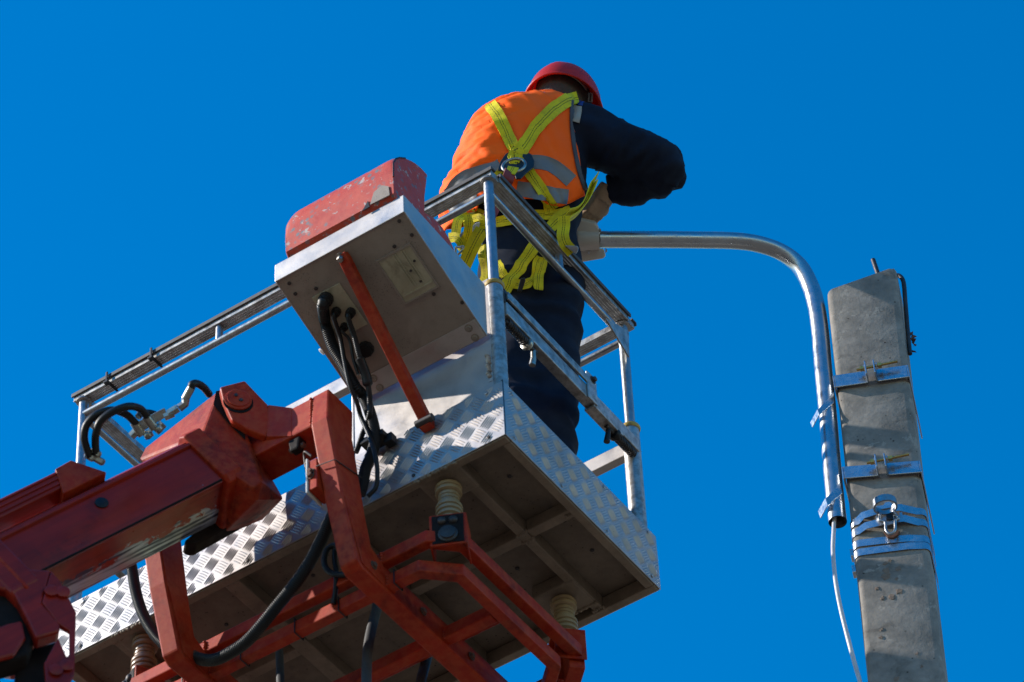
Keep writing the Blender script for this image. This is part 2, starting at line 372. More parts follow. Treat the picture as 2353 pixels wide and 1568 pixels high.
# top rails : ribbed channel plus dark strip, second tube below
def rail(a, b, inw, up=Z):
    a = Vector(a); b = Vector(b); g = G(); d_ = (b-a).normalized(); hw=.042; hh=.026
    pr_ = [(0,0),(0,hh),(hw,hh),(hw,0)]
    # ribbed underside profile
    prof = [(0,hh),(hw,hh),(hw,0)] + [(hw*(1-(k+1)/9.0) , (.0022 if k % 2 == 0 else 0)) for k in range(8)] + [(0,0)]
    rings = [[p + inw*u_ + up*v_ for (u_,v_) in prof] for p in (a,b)]
    g.loft(rings); r = g.make('top_rail', 'alu_rail', plat, bevel=.0012)
    g = G(); rings = [[p - inw*.006 + up*(hh-.010), p + inw*.012 + up*(hh+.0005), p + inw*.012 + up*(hh+.010), p - inw*.006 + up*(hh+.010)] for p in (a - d_*.006, b + d_*.006)]
    rings = [[p - inw*.007 + up*(hh-.008), p - inw*.0008 + up*(hh-.008), p - inw*.0008 + up*(hh+.0008), p + inw*.02 + up*(hh+.0008), p + inw*.02 + up*(hh+.008), p - inw*.007 + up*(hh+.008)] for p in (a - d_*.006, b + d_*.006)]
    g.loft(rings); g.make('edge_strip', 'dark_strip', r, bevel=.0015)
    return r
ZR = HR-.033
rail((-L+.004,.004,ZR),(-.002,.004,ZR), Y); rail((.004,.048,ZR),(.004,.802,ZR), -X); rail((-L+.004,.846,ZR),(-.002,.846,ZR), -Y); rail((-L,.048,ZR),(-L,.802,ZR), X)
RT = .0125
for a,b in (((-L+.03,.022,1.098),(-.024,.022,1.098)),((-.021,.022,1.098),(-.021,.808,1.098)),((-L+.03,.815,1.098),(-.022,.815,1.098)),((-L+.03,.022,1.098),(-L+.03,.815,1.098))):
    G().tube([a,b], RT, 16).make('hand_rail', 'galv', plat, smooth=40)
for p in ((-.021,.42),(-1.1,.022),(-.6,.022),(-.86,.815)):
    G().tube([(p[0],p[1],1.10),(p[0],p[1],1.166)], .013, 14).make('spacer_tube', 'galv', plat, smooth=40)
# mid rails (front and back boxes)
G().bb(-L+.03,-.55,.004,.034,.548,.606).make('mid_rail', 'panel_alu', plat, bevel=.003)
G().bb(-L+.03,-.03,.80,.832,.575,.632).make('mid_rail', 'panel_alu', plat, bevel=.003)
G().bb(-L+.012,-L+.04,.05,.80,.555,.612).make('mid_rail', 'alu_rail', plat, bevel=.003)
# far gusset on the entry side
tri = [at(D(3,745,315),x=.0), at(D(3,875,400),x=.0), at(D(3,880,540),x=.0)]
G().prism([tri[0], V(0,tri[1].y+.004,tri[1].z+.01), tri[2]], V(-.006,0,0)).make('gusset', 'alu_rail', plat, bevel=.001)
# drop bar across the entry
bar = G().bb(-.034,.0,.05,.80,.556,.612).make('drop_bar', 'alu_rail', plat, bevel=.003)
G().bb(-.002,.006,.052,.51,.622,.656).make('stop_strip', 'alu_rail', bar, bevel=.002)
G().bb(-.028,-.004,.052,.51,.613,.621).make('hinge_leaf', 'dark_strip', bar)
G().bb(.0005,.0075,.492,.545,.552,.672).make('latch_plate', 'alu_rail', bar, bevel=.003)
bolt((.0075,.524,.652), X, .010, .012).make('latch_bolt', 'dark_steel', bar)
G().bb(-.036,.002,.53,.70,.545,.5555).make('wear_pad', 'alu_rail', bar, bevel=.002)
def spring(p, ax, ln, r, coil):
    g = G(); ax = Vector(ax).normalized(); a = ax.orthogonal().normalized(); b = ax.cross(a); n_ = coil*12
    pts = [Vector(p) + ax*(ln*i/n_) + (a*math.cos(2*PI*i/12)+b*math.sin(2*PI*i/12))*r for i in range(n_+1)]
    return g.tube(pts, .0026, 6)
def latch(y0, dr, name):
    t = G().tube([(-.017,y0,.543),(-.017,y0+dr*.17,.543)], .008, 12).make(name, 'dark_steel', bar, smooth=40)
    spring((-.017,y0+dr*.01,.543), V(0,dr,0), .10, .0135, 11).make('spring', 'dark_steel', t, smooth=60)
    G().lathe([(.012,0),(.021,.003),(.022,.012),(.018,.018),(.008,.020)], (-.017,y0+dr*.112,.543), V(0,dr,0), 16).make('guide_bush', 'steel_fitting' if dr>0 else 'black_rubber', t, smooth=45)
    G().tube([(-.017,y0+dr*.155,.545),(-.020,y0+dr*.158,.512),(-.026,y0+dr*.158,.486)], [.008,.009,.0105], 10).make('handle', 'steel_fitting' if dr>0 else 'black_rubber', t, smooth=40)
    return t
latch(.06, 1, 'spring_latch'); latch(.795, -1, 'spring_latch')
g = G().bb(-.044,-.004,.045,.125,.612,.672).make('hinge_block', 'dark_steel', bar, bevel=.004)
# zip ties on the front rail
for px in ((248,880),(350,826)):
    p = at(px, y=.0); x = p.x
    g = G().bb(x-.004,x+.004,-.0105,.0515,ZR-.004,ZR+.0005); g.bb(x-.004,x+.004,-.0105,-.006,ZR,ZR+.04); g.bb(x-.009,x+.009,-.014,.004,ZR-.012,ZR-.003)
    g.make('cable_tie', 'black_rubber', plat, bevel=.001)

# ------------------------------------------------------------------ control console (part of the platform)
CX0, CX1 = -.52, -.039
def cbot(y, off=0): return .611 + (-.435-y)*(.177/.425)*1.0 + off
def cz(y): return .434 + (-.01-y)*(.177/.425)
con = G()
prof = [(-.435,.611),(-.435,.684),(-.010,.66),(-.010,.434)]
# tray of sheet metal: bottom, lip, two sides
g = G(); tk=.004
g.prism([V(CX0,-.435,.611),V(CX0,-.010,.434),V(CX0,-.010,.434+tk),V(CX0,-.435,.611+tk)], V(CX1-CX0,0,0))
con = g.make('console', 'console_grey', plat, bevel=.001)
G().bb(CX0-.001,CX1+.001,-.4405,-.4352,.609,.684).make('console_lip', 'panel_alu', con, bevel=.002)
for x in (CX0-.001, CX1-.003):
    G().prism([V(x,-.435,.610),V(x,-.435,.684),V(x,-.010,.66),V(x,-.010,.432)], V(.004,0,0)).make('console_side', 'panel_alu', con, bevel=.001)
nb = V(0,-.177,-.425).normalized()
bq = V(0,.425,-.177).normalized()
def onb(x, y, off): return V(x, y, cz(y)) + nb*off
# back flange strip
G().prism([onb(CX0+.003,-.07,.001),onb(CX1-.004,-.07,.001),onb(CX1-.004,-.012,.001),onb(CX0+.003,-.012,.001)], nb*.003).make('mounting_flange', 'panel_alu', con, bevel=.001)
for (x,y) in ((-.07,-.42),(-.061,-.368),(-.129,-.363),(-.109,-.189),(-.047,-.129),(-.485,-.414),(-.488,-.379),(-.421,-.364),(-.3,-.2)):
    G().lathe([(.006,0),(.006,.0025),(.004,.003)], onb(x,y,0), nb, 10).make('rivet', 'dark_steel', con)
for (x,y) in ((-.075,-.055),(-.075,-.022),(-.43,-.055),(-.43,-.022)):
    bolt(onb(x,y,.003), nb, .009,.006).make('bolt', 'console_grey', con)
# recessed window with ivory plate and ribs
wx0,wx1,wy0,wy1 = -.2,-.085,-.346,-.206
G().prism([onb(wx0,wy0,.0008),onb(wx1,wy0,.0008),onb(wx1,wy1,.0008),onb(wx0,wy1,.0008)], nb*.001).make('inspection_plate', 'ivory_plate', con)
g = G()
fr = .006
for (a0,a1,b0,b1) in ((wx0-fr,wx1+fr,wy0-fr,wy0),(wx0-fr,wx1+fr,wy1,wy1+fr),(wx0-fr,wx0,wy0,wy1),(wx1,wx1+fr,wy0,wy1)):
    g.prism([onb(a0,b0,.0002),onb(a1,b0,.0002),onb(a1,b1,.0002),onb(a0,b1,.0002)], nb*.0045)
g.make('window_frame', 'console_grey', con)
for xx in (-.150,-.141,-.120,-.112):
    G().prism([onb(xx,wy0+.002,.0018),onb(xx+.003,wy0+.002,.0018),onb(xx+.003,wy1-.03,.0018),onb(xx,wy1-.03,.0018)], nb*.003).make('rib', 'ivory_plate', con)
G().prism([onb(wx0+.01,wy1-.02,.0018),onb(wx1-.003,wy1-.02,.0018),onb(wx1-.003,wy1-.016,.0018),onb(wx0+.01,wy1-.016,.0018)], nb*.003).make('rib', 'ivory_plate', con)
for (x,y) in ((-.128,-.28),(-.12,-.24),(-.1,-.3)): G().lathe([(.004,0),(.004,.004)], onb(x,y,.0015), nb, 10).make('screw', 'dark_steel', con)
G().prism([onb(-.45,-.347,.0008),onb(-.345,-.347,.0008),onb(-.345,-.203,.0008),onb(-.45,-.203,.0008)], nb*.003).make('cable_entry_plate', 'ivory_plate', con, bevel=.001)
GL = [(-.41,-.325,.024,.035),(-.405,-.279,.015,.03),(-.367,-.257,.016,.03),(-.412,-.229,.014,.02),(-.395,-.142,.026,.022)]
for (x,y,r,h) in GL:
    G().lathe([(r,0),(r,h*.45),(r*.86,h*.5),(r*.86,h),(r*.6,h*1.02)], onb(x,y,.003), nb, 10).make('cable_gland', 'black_rubber', con, smooth=30)
# red hood on top of the console
HX0, HX1 = -.47, -.066
hp = [(-.432,.684),(-.452,.70),(-.455,.78),(-.453,.845),(-.44,.876),(-.418,.902),(-.388,.927),(-.355,.946),(-.327,.957),(-.30,.962),(-.269,.96)]
g = G(); th=.006
inner = [(y+ (.006 if y<-.4 else .003), z-.005) for (y,z) in hp]
for k in range(1):
    rings = []
    for x in [HX0 + (HX1-HX0)*(.5-.5*math.cos(PI*i/24)) for i in range(25)]:
        q_ = max(0.0, 1-(x-HX0)/.045); dz_ = .040*(1-math.sqrt(max(0,1-q_*q_))); q2_ = max(0.0, 1-(HX1-x)/.03); dz_ = max(dz_, .010*(1-math.sqrt(max(0,1-q2_*q2_))))
        ff = lambda z: z - dz_*max(0,min(1,(z-.70)/.14))
        rings.append([V(x,y,ff(z)) for (y,z) in hp] + [V(x,y,ff(z)) for (y,z) in reversed(inner)])
    g.loft(rings)
hood = g.make('console_hood', 'hood_red', con, smooth=35)
side = [(-.452,.70),(-.455,.78),(-.453,.845),(-.44,.876),(-.418,.902),(-.388,.927),(-.355,.946),(-.327,.957),(-.30,.962),(-.269,.96),(-.278,.90),(-.287,.845),(-.291,.76),(-.24,.782),(-.193,.78),(-.154,.754),(-.125,.715),(-.112,.672),(-.112,.655),(-.43,.665)]
for x in (HX0-.001, HX1-.003):
    G().prism([V(x,y,(z-.04*max(0,min(1,(z-.70)/.14))) if x < -.3 else z-.008*max(0,min(1,(z-.70)/.14))) for (y,z) in side], V(.005,0,0)).make('hood_side', 'hood_red', hood, bevel=.0015)
g = G(); g.tube([V(HX1+.003,y,z-.009) for (y,z) in hp[2:7]], .0026, 8); g.make('hood_edge', 'black_rubber', hood, smooth=50)
# torn patch on the hood front
G().prism([V(-.15,-.4565,.70),V(-.135,-.4575,.745),V(-.105,-.4575,.757),V(-.080,-.4575,.735),V(-.078,-.4565,.695)], V(0,.003,0)).make('repair_patch', 'console_grey', hood)
G().prism([V(-.180,-.4562,.692),V(-.158,-.4568,.722),V(-.152,-.4566,.692)], V(0,.003,0)).make('torn_hole', 'black_rubber', hood)
# red strut from the lip to the skirt
a = V(-.283,-.418,.600); b = V(-.262,-.028,.19)
st = G().bar(a, b, .03, .034, up=X).make('brace', 'red_paint', con, bevel=.003)
bolt(a + V(-.005,.0,-.012), V(0,-.3,-1), .011, .02).make('bolt', 'steel_fitting', st)
G().tube([b+V(-.03,-.006,-.008), b+V(.03,-.006,-.008)], .013, 10).make('pivot_bolt', 'dark_steel', st, smooth=40)
G().bb(-.285,-.245,-.032,-.004,.165,.205).make('foot_bracket', 'red_paint', st, bevel=.003)
# white plug hanging on the left edge of the tray
g = G(); p0 = at(D(2,400,1095), y=-.12); ax_ = (at(D(2,365,1130),y=-.12)-p0).normalized()
g.lathe([(.010,-.012),(.013,-.008),(.013,.004),(.009,.006),(.009,.016),(.012,.018),(.012,.024),(.006,.026)], p0, ax_, 12)
g.make('plug', 'white_plastic', con, smooth=40)

# ================================================================== CARRIER FRAME (red)
car = thing('platform_carrier', 'red painted steel carrier frame with bent beams and tube rings under the platform', 'frame', (-.8,.2,-.35))
def arm_poly(x):
    pts = [(-.262,.25),(-.267,.128),(-.2,-.127),(-.126,-.345),(-.10,-.362),(.82,-.362),(.82,-.27),(-.02,-.268),(-.055,-.245),(-.085,-.127),(-.140,.128),(-.138,.25)]
    return [V(x,y,z) for (y,z) in pts]
for x in (-.513,-1.165):
    o = G().prism(arm_poly(x), V(.063,0,0)).make('bent_beam', 'red_paint', car, bevel=.006)
    # cheek doubling plate
    G().prism([V(x+.0632,y,z) for (y,z) in ((-.19,-.14),(-.105,-.345),(.0,-.355),(.0,-.275),(-.06,-.25),(-.092,-.14))], V(.003,0,0)).make('cheek_plate', 'red_paint', o, bevel=.002)
G().bb(-1.10,-.514,-.262,-.142,.128,.248).make('cross_member', 'red_paint', car, bevel=.006)
# rings
def ring(z, x0, x1, y0, y1, ch, wd, ht):
    p = [(x0+ch,y0),(x1-ch,y0),(x1,y0+ch),(x1,y1-ch),(x1-ch,y1),(x0+ch,y1),(x0,y1-ch),(x0,y0+ch)]
    out = [];  n_ = len(p)
    rings = []
    for i in range(n_):
        a = V(*p[i-1]); b = V(*p[i]); c = V(*p[(i+1)%n_]); d1 = (b-a).normalized(); d2 = (c-b).normalized()
        n1 = V(d1.y,-d1.x); n2 = V(d2.y,-d2.x); m_ = (n1+n2).normalized(); k_ = 1/max(.3, m_.dot(n1))
        rings.append([V(b.x+m_.x*k_*wd/2*s_, b.y+m_.y*k_*wd/2*s_, z+t_*ht/2) for (s_,t_) in ((-1,-1),(1,-1),(1,1),(-1,1))])
    rings.append(rings[0]); g = G(); g.loft(rings, cap=False); return g
ring(-.25,-1.45,-.222,.012,.765,.075,.036,.045).make('tube_ring', 'red_paint', car, bevel=.004)
ring(-.325,-1.41,-.258,.035,.70,.085,.036,.045).make('tube_ring', 'red_paint', car, bevel=.004)
G().bb(-1.39,-.28,.305,.345,-.345,-.30).make('tie_bar', 'red_paint', car, bevel=.004)
G().bb(-1.39,-.28,.375,.42,-.275,-.23).make('tie_bar', 'red_paint', car, bevel=.004)
# insulators with brackets
def insulator(x, y, mat, back):
    prof = [(.026,.0)]
    for (zc, rr) in ((-.014,.041),(-.031,.041),(-.048,.033),(-.062,.0325),(-.076,.033),(-.093,.041),(-.111,.041),(-.129,.040),(-.147,.036)):
        prof += [(rr-.007,zc+.0078),(rr-.001,zc+.005),(rr,zc),(rr-.001,zc-.005),(rr-.007,zc-.0078)]
    prof += [(.033,-.160)]
    i = G().lathe([(r,h) for (r,h) in prof], (x,y,-.004), Z, 24).make('insulator', mat, car, smooth=24)
    s_ = -1 if not back else 1
    w2=.052
    br = G()
    dd = V(.45,-.9,0).normalized() if not back else V(.7,.7,0)   # outward facing plate
    if x < -1: dd.x *= -1
    sd_ = V(-dd.y, dd.x, 0)
    c = V(x,y,-.164)
    br.box(c + V(0,0,-.004), (2*w2, .10, .008), (sd_, dd, Z))
    br.box(c + dd*.047 + V(0,0,-.062) , (2*w2, .008, .12), (sd_, dd, Z)) if not back else br.box(c + dd*.02 + V(0,0,-.075), (2*w2*.8, .05, .14), (sd_, dd, Z))
    for sg in (-1,1): br.box(c + sd_*(sg*w2) + V(0,0,-.060), (.006, .10, .118), (sd_, dd, Z))
    b_ = br.make('insulator_bracket', 'red_paint', i, bevel=.002)
    if not back:
        G().box(c + dd*.0523 + V(0,0,-.062), (2*w2-.01, .002, .11), (sd_, dd, Z)).make('bracket_face', 'grease', i)
        for sg in (-.38,.38): G().lathe([(.014,0),(.013,.006),(.008,.010),(.002,.011)], c + dd*.0535 + sd_*(sg*w2*.85) + V(0,0,-.03), dd, 14).make('rivet_head', 'dark_steel', i, smooth=50)
        G().lathe([(.030,0),(.030,.005),(.024,.008),(.024,.014),(.008,.016)], c + dd*.0535 + V(0,0,-.085), dd, 16).make('hub_bolt', 'dark_steel', i, smooth=35)
insulator(*INS[0],'insulator_cream',False); insulator(*INS[1],'insulator_cream',True); insulator(*INS[2],'insulator_brown',False); insulator(*INS[3],'insulator_brown',True)
def weld(a, b, r=.0055):
    a = Vector(a); b = Vector(b); n_ = max(3, int((b-a).length/.009)); g = G(); d_ = (b-a).normalized()
    for k in range(n_): g.lathe([(r*.2,-.006),(r*.8,-.003),(r,0),(r*.8,.003),(r*.2,.006)], a + (b-a)*((k+.5)/n_) + V(random.uniform(-.001,.001),random.uniform(-.001,.001),random.uniform(-.001,.001)), d_, 7)
    return g.make('weld_bead', 'red_paint', car, smooth=60)
weld((-.5145,-.263,.13),(-.5145,-.263,.246)); weld((-.5145,-.26,.127),(-.5145,-.145,.127)); weld((-1.101,-.263,.13),(-1.101,-.263,.246))
for x in (-.515,-.448,-1.167,-1.10):
    weld((x,.018,-.347),(x,.018,-.303)); weld((x,.055,-.347),(x,.055,-.303)); weld((x,.306,-.346),(x,.306,-.30)); weld((x,-.008,-.272),(x,-.008,-.23))
for (x,y) in ((-.4465,-.05),(-.4465,.2),(-.4465,.45),(-1.0985,-.05),(-1.0985,.2)):
    bolt(V(x,y,-.315), X, .010, .009).make('bolt', 'rusty', car)
# small bracket and shackle on the right beam
sb = G().bb(-.545,-.514,-.235,-.16,-.10,.02).make('limit_switch', 'red_paint', car, bevel=.003)
G().tube(spline([V(-.53,-.24,.03),V(-.55,-.245,.055),V(-.56,-.235,.05),V(-.56,-.225,.0),V(-.545,-.235,-.05)],6), .004, 8).make('switch_lever', 'dark_steel', sb, smooth=50)
G().bb(-.552,-.5455,-.24,-.165,-.11,.03).make('switch_cover', 'white_plastic', sb, bevel=.002)
for pz in (-.075,-.06): bolt(V(-.535,-.236,pz+.03), -Y, .009, .012).make('bolt', 'rusty', sb)
wp = [V(-.516,-.238,-.02),V(-.452,-.238,-.03),V(-.447,-.235,-.03),V(-.447,-.10,.0)]
G().tube(wp, .0018, 6).make('wire_wrap', 'dark_steel', car)
# block under the cross member
kb = at(D(9,1868,675), z=.1); G().hull([V(-.585+a_,-.235+b_,.127) for a_ in (-.022,.022) for b_ in (-.02,.02)] + [V(-.585+a_,-.235+b_,.082) for a_ in (-.017,.012) for b_ in (-.016,.012)]).make('lifting_lug', 'grease', car, bevel=.006); G().tube([V(-.612,-.235,.10),V(-.56,-.235,.10)], .009, 10).make('lug_pin', 'rusty', car, smooth=40)
# straps taped round the lower ring
for x in (-.42,-.62,-.78,-.98,-1.2):
    g = G(); hw=.0215; hh=.0265
    q = [V(x,.035-hw,-.325-hh),V(x,.035+hw,-.325-hh),V(x,.035+hw,-.325+hh),V(x,.035-hw,-.325+hh)]
    G().tube(q, .0024, 6, closed=True).make('cable_tie', 'black_rubber', car)

# ================================================================== BOOM
EB = V(-1,-1,-1.2).normalized(); SB = V(1,-1,0).normalized(); UB = V(-.45749571,-.45749571,.76249285)
QB = V(-.73331958,-.33831958,.30593882)
def B(e, s, u): return QB + EB*e + SB*s + UB*u
def bl(px, s): 
    P = atp(px, QB + SB*s, SB) - QB; return (P.dot(EB), P.dot(UB))
boom = thing('telescopic_boom', 'red telescopic boom with greasy hinge head reaching up to the platform', 'boom', tuple(B(14,-.15,-.2)))
# fork lugs of the hinge (belong to the carrier)
lp = [(1235,190),(1430,140),(1520,235),(1612,330),(1640,450),(1600,580),(1450,520),(1330,450),(1262,300)]
lp3 = [atp(D(9,*q), QB, SB) for q in lp]
lug = G().prism(lp3, -SB*.03).make('hinge_lug', 'red_paint', car, bevel=.006)
G().prism([p - SB*.285 for p in lp3], -SB*.03).make('hinge_lug', 'red_paint', car, bevel=.006)
pc = atp(D(9,1375,300), QB, SB)
G().lathe([(.042,-.001),(.042,.006),(.034,.009),(.034,.012),(.004,.0125)], pc, SB, 24).make('hinge_pin', 'red_paint', lug, smooth=35)
G().lathe([(.046,.0003),(.046,.0016)], pc + EB*.004 - UB*.006, SB, 24).make('grease_ring', 'grease', lug)
for k in range(2): G().lathe([(.006,.012),(.006,.016)], pc + UB*(-.012+.024*k), SB, 8).make('screw', 'dark_steel', lug)
# transition from lug to the cross member: bent plates
fr_t = V(-.60,-.263,.247); fr_b = V(-.60,-.263,.129)
G().hull([lp3[3], lp3[5], lp3[4], lp3[3]-SB*.03, lp3[5]-SB*.03, V(-.585,-.263,.248), V(-.585,-.263,.129), V(-.585,-.15,.248), V(-.585,-.15,.129)]).make('gusset', 'red_paint', car, bevel=.004)
q2 = [p - SB*.285 for p in (lp3[3],lp3[5])] + [p - SB*.315 for p in (lp3[3],lp3[5])]
G().hull(q2 + [V(-.9,-.262,.248),V(-.9,-.262,.13),V(-.9,-.145,.248),V(-.9,-.145,.13)]).make('gusset', 'red_paint', car, bevel=.004)
# inner boom section
def sec(pts, e): return [B(e, s, u) for (s, u) in pts]
ip = [(-.065,-.004),(-.045,-.022),(-.043,-.10),(-.043,-.196),(-.048,-.206),(-.20,-.208),(-.232,-.204),(-.252,-.188),(-.262,-.16),(-.262,-.03),(-.245,-.004)]
def boom_wear(name, bare):
    m, t, b = new_mat(name); n = N(t)
    def dot(v, off):
        q = t.nodes.new('ShaderNodeVectorMath'); q.operation = 'DOT_PRODUCT'; q.inputs[1].default_value = tuple(v); t.links.new(n.tc.outputs['Object'], q.inputs[0])
        return n.math('SUBTRACT', q.outputs['Value'], off)
    ee, ss, uu = dot(EB, QB.dot(EB)), dot(SB, QB.dot(SB)), dot(UB, QB.dot(UB))
    cb = t.nodes.new('ShaderNodeCombineXYZ')
    for k, q in enumerate((n.math('MULTIPLY', ee, 2.2), n.math('MULTIPLY', ss, 42.0), n.math('MULTIPLY', uu, 42.0))): t.links.new(q, cb.inputs[k])
    stv = cb.outputs[0]
    c = n.mix(n.ramp(n.noise(5,5,.6), .35,.68), (.36,.022,.007), (.23,.012,.005))
    c = n.mix(n.ramp(n.noise(1.0,4,.6,stv), .42,.72,0,.55), c, (.10,.006,.005))
    c = n.mix(n.ramp(n.noise(2.6,6,.7,None,.5), .56,.70,0,.85), c, (.035,.008,.006))
    c = n.mix(n.ramp(n.noise(1.6,3,.5,stv), .70,.74,0,.8), c, (.42,.16,.13))
    c = n.mix(n.ramp(n.noise(26,5,.7), .70,.73), c, (.16,.19,.25))
    if bare:
        edge = n.math('ADD', ss, n.math('MULTIPLY', n.math('SUBTRACT', n.noise(6,6,.72,None,.3), .5), .30))
        edge = n.math('ADD', edge, n.math('MULTIPLY', n.math('SUBTRACT', n.noise(.8,4,.6,stv), .5), .12))
        mask = n.ramp(edge, -.150, -.160)
        mc = n.mix(n.ramp(n.noise(1.4,4,.6,stv), .46,.56), (.42,.47,.55), (.03,.045,.085))
        c = n.mix(mask, c, mc); n.link(n.math('MULTIPLY', mask, .55), b.inputs['Metallic'])
    n.link(c, b.inputs['Base Color']); n.link(n.ramp(n.noise(12,4,.6), .3,.7,.26,.46), b.inputs['Roughness'])
    n.link(n.bump(n.noise(22,5,.65), .2), b.inputs['Normal']); b.inputs['Specular IOR Level'].default_value = .3
boom_wear('boom_worn', True); boom_wear('boom_paint', False)
inner = G().loft([sec(ip,.17), sec(ip,3.0)]).make('inner_section', 'boom_worn', boom, smooth=30)
G().tube([B(.22,-.0445,-.2005),B(1.2,-.0445,-.2005)], .0035, 8).make('weld_seam', 'grease', inner)
G().loft([[B(e_,-.046,-.03),B(e_,-.034,-.034),B(e_,-.034,-.044),B(e_,-.046,-.05)] for e_ in (.2,1.1)]).make('guide_rib', 'boom_paint', inner, bevel=.002)
G().lathe([(.020,-.001),(.020,.004),(.012,.006)], B(.58,-.043,-.085), SB, 18).make('plug', 'black_rubber', inner, smooth=40)
# head
hv = []
side_px = [(1232,215),(1100,556),(1310,862),(1492,982),(1566,930),(1440,560),(1335,430)]
hv += [atp(D(9,*q), QB - SB*.032, SB) for q in side_px]
rear_px = [(580,735),(600,590),(640,480)]
hv += [B(.21,-.285,.165), B(.17,-.285,.19), B(.02,-.285,.19)]
hv += [B(.2,-.285,-.22), B(.05,-.285,-.24), B(-.02,-.285,-.1), B(.0,-.2,-.26), B(.16,-.08,-.30)]
head = G().hull(hv).make('boom_head', 'head_paint', boom, bevel=.008)
G().hull([p + SB*.0 for p in hv[0:1]] + [atp(D(9,*q), QB - SB*.028, SB) for q in ((1245,240),(1200,225),(1180,330),(1300,480),(1440,620),(1430,540),(1335,430))] + [atp(D(9,1245,260), QB - SB*.034, SB)]).make('grease_patch', 'grease', head, bevel=.003)
# collar round the inner section
cp = [(-.05,.012),(-.028,-.008),(-.026,-.20),(-.04,-.226),(-.25,-.23),(-.282,-.19),(-.282,-.01),(-.26,.012)]
G().loft([sec(cp,.15), sec(cp,.205), sec([(s_*.97-.005,u_*.97-.003) for (s_,u_) in cp],.215)]).make('collar', 'red_paint', head, bevel=.004)
# dark roller housing below
G().prism([atp(D(9,*q), QB - SB*.235, SB) for q in ((950,1395),(1000,1420),(1050,1418),(1430,1205),(1500,1180),(1515,1120),(1420,1060),(1300,1100))], -SB*.06).make('roller_housing', 'grease', head, bevel=.01)
# hydraulic block and fittings on the head
def fit(p, ax, r, ln, mat='steel_fitting', n_=6): 
    return G().lathe([(r*.8,0),(r,.002),(r,ln-.002),(r*.8,ln)], p, ax, n_).make('fitting', mat, head, smooth=35)
def hp_(u_, v_, d=10.28): return at(D(9,u_,v_), d=d)
DH = 10.2
blk = G().hull([at(D(9,*q), d=dd_) for dd_ in (10.2,10.26) for q in ((560,480),(800,355),(825,420),(600,560))]).make('valve_block', 'steel_fitting', head, bevel=.004)
for a_,b_,r in (((870,400),(800,430),.012),((905,360),(830,405),.013),((640,580),(700,545),.014),((730,545),(790,480),.014),((540,580),(600,520),.013)):
    A_ = at(D(9,*a_),d=10.19); B_ = at(D(9,*b_),d=10.19); G().tube([A_,B_], r, 6).make('fitting', 'steel_fitting', head)
for q in ((670,572),(757,522)):
    G().lathe([(.002,-.012),(.009,-.009),(.0125,0),(.009,.009),(.002,.012)], at(D(9,*q),d=10.17), FWD, 14).make('ball_plug', 'steel_fitting', head, smooth=60)
for a_,b_ in (((560,470),(625,570)),((650,420),(725,520))):
    G().tube([at(D(9,*a_),d=10.17),at(D(9,*b_),d=10.18)], .0135, 12).make('ferrule', 'steel_fitting', head, smooth=40)
G().tube([at(D(9,1010,200),d=10.2),at(D(9,960,290),d=10.2)], .012, 12).make('ferrule', 'steel_fitting', head, smooth=40)
G().tube([at(D(9,965,290),d=10.2),at(D(9,960,325),d=10.2),at(D(9,915,360),d=10.2)], .0125, 6).make('elbow', 'steel_fitting', head)
for (u_,v_) in ((215,740),(260,710),(290,770)):
    p = at(D(9,u_,v_), d=10.1); G().lathe([(.008,-.016),(.011,-.012),(.011,.012),(.008,.016)], p, UB+EB*.3, 6).make('fitting', 'steel_fitting', boom)
# tray on top of the boom at left
tr = G()
def Bq(e,px): return None
tray = G().loft([sec([(-.035,.022),(-.035,.084),(-.12,.084),(-.12,.022)], e_) for e_ in (.60,3.2)]).make('hose_tray', 'boom_paint', boom, bevel=.005)
for u0 in (.034,.052,.070): G().loft([sec([(-.0352,u0),(-.030,u0+.001),(-.030,u0+.005),(-.0352,u0+.006)], e_) for e_ in (.62,3.2)]).make('tray_rib', 'boom_paint', tray, bevel=.001)
G().hull([B(e_,s_,u_) for s_ in (-.028,-.125) for (e_,u_) in ((.50,-.004),(.66,-.004),(.62,.088),(.56,.092))]).make('tray_bracket', 'red_paint', tray, bevel=.004)
G().hull([B(e_,s_,u_) for s_ in (-.04,-.115) for (e_,u_) in ((1.02,-.004),(1.10,-.004),(1.10,.024),(1.02,.024))]).make('tray_bracket', 'boom_paint', tray, bevel=.004)
# outer section with collar, brackets
op = [(-.045,.03),(-.005,.0),(0,-.24),(-.03,-.275),(-.27,-.28),(-.30,-.24),(-.30,.0),(-.26,.03)]
outer = G().loft([sec(op,1.22), sec(op,6.5)]).make('outer_section', 'boom_paint', boom, bevel=.01)
cp2 = [(-.03,.03),(.03,-.01),(.034,-.27),(.0,-.32),(-.29,-.33),(-.33,-.28),(-.33,-.0),(-.28,.03)]
col_ = G().loft([sec(cp2,.955), sec(cp2,1.06)]).make('collar', 'boom_paint', outer, bevel=.01)
G().loft([sec([(s_*1.04,u_*1.04+.005) for (s_,u_) in cp2],1.00), sec([(s_*1.04,u_*1.04+.005) for (s_,u_) in cp2],1.012)]).make('collar_rib', 'red_paint', outer, bevel=.003)
pl = [atp(D(10,*q), QB+SB*.03, SB) for q in ((440,600),(520,700),(640,930),(655,960),(640,1490),(600,1568),(560,1900),(420,1900),(380,1400),(500,1180),(575,1345),(597,1320),(598,1120),(560,1100),(490,1050),(360,880))]
G().prism(pl, -SB*.02).make('roller_bracket', 'boom_paint', outer, bevel=.004)
pl = [atp(D(10,*q), QB+SB*.03, SB) for q in ((-200,560),(440,600),(360,880),(520,1060),(510,1130),(310,1190),(220,1000),(110,790),(-200,700))]
G().prism(pl, -SB*.05).make('side_bracket', 'boom_paint', outer, bevel=.008)
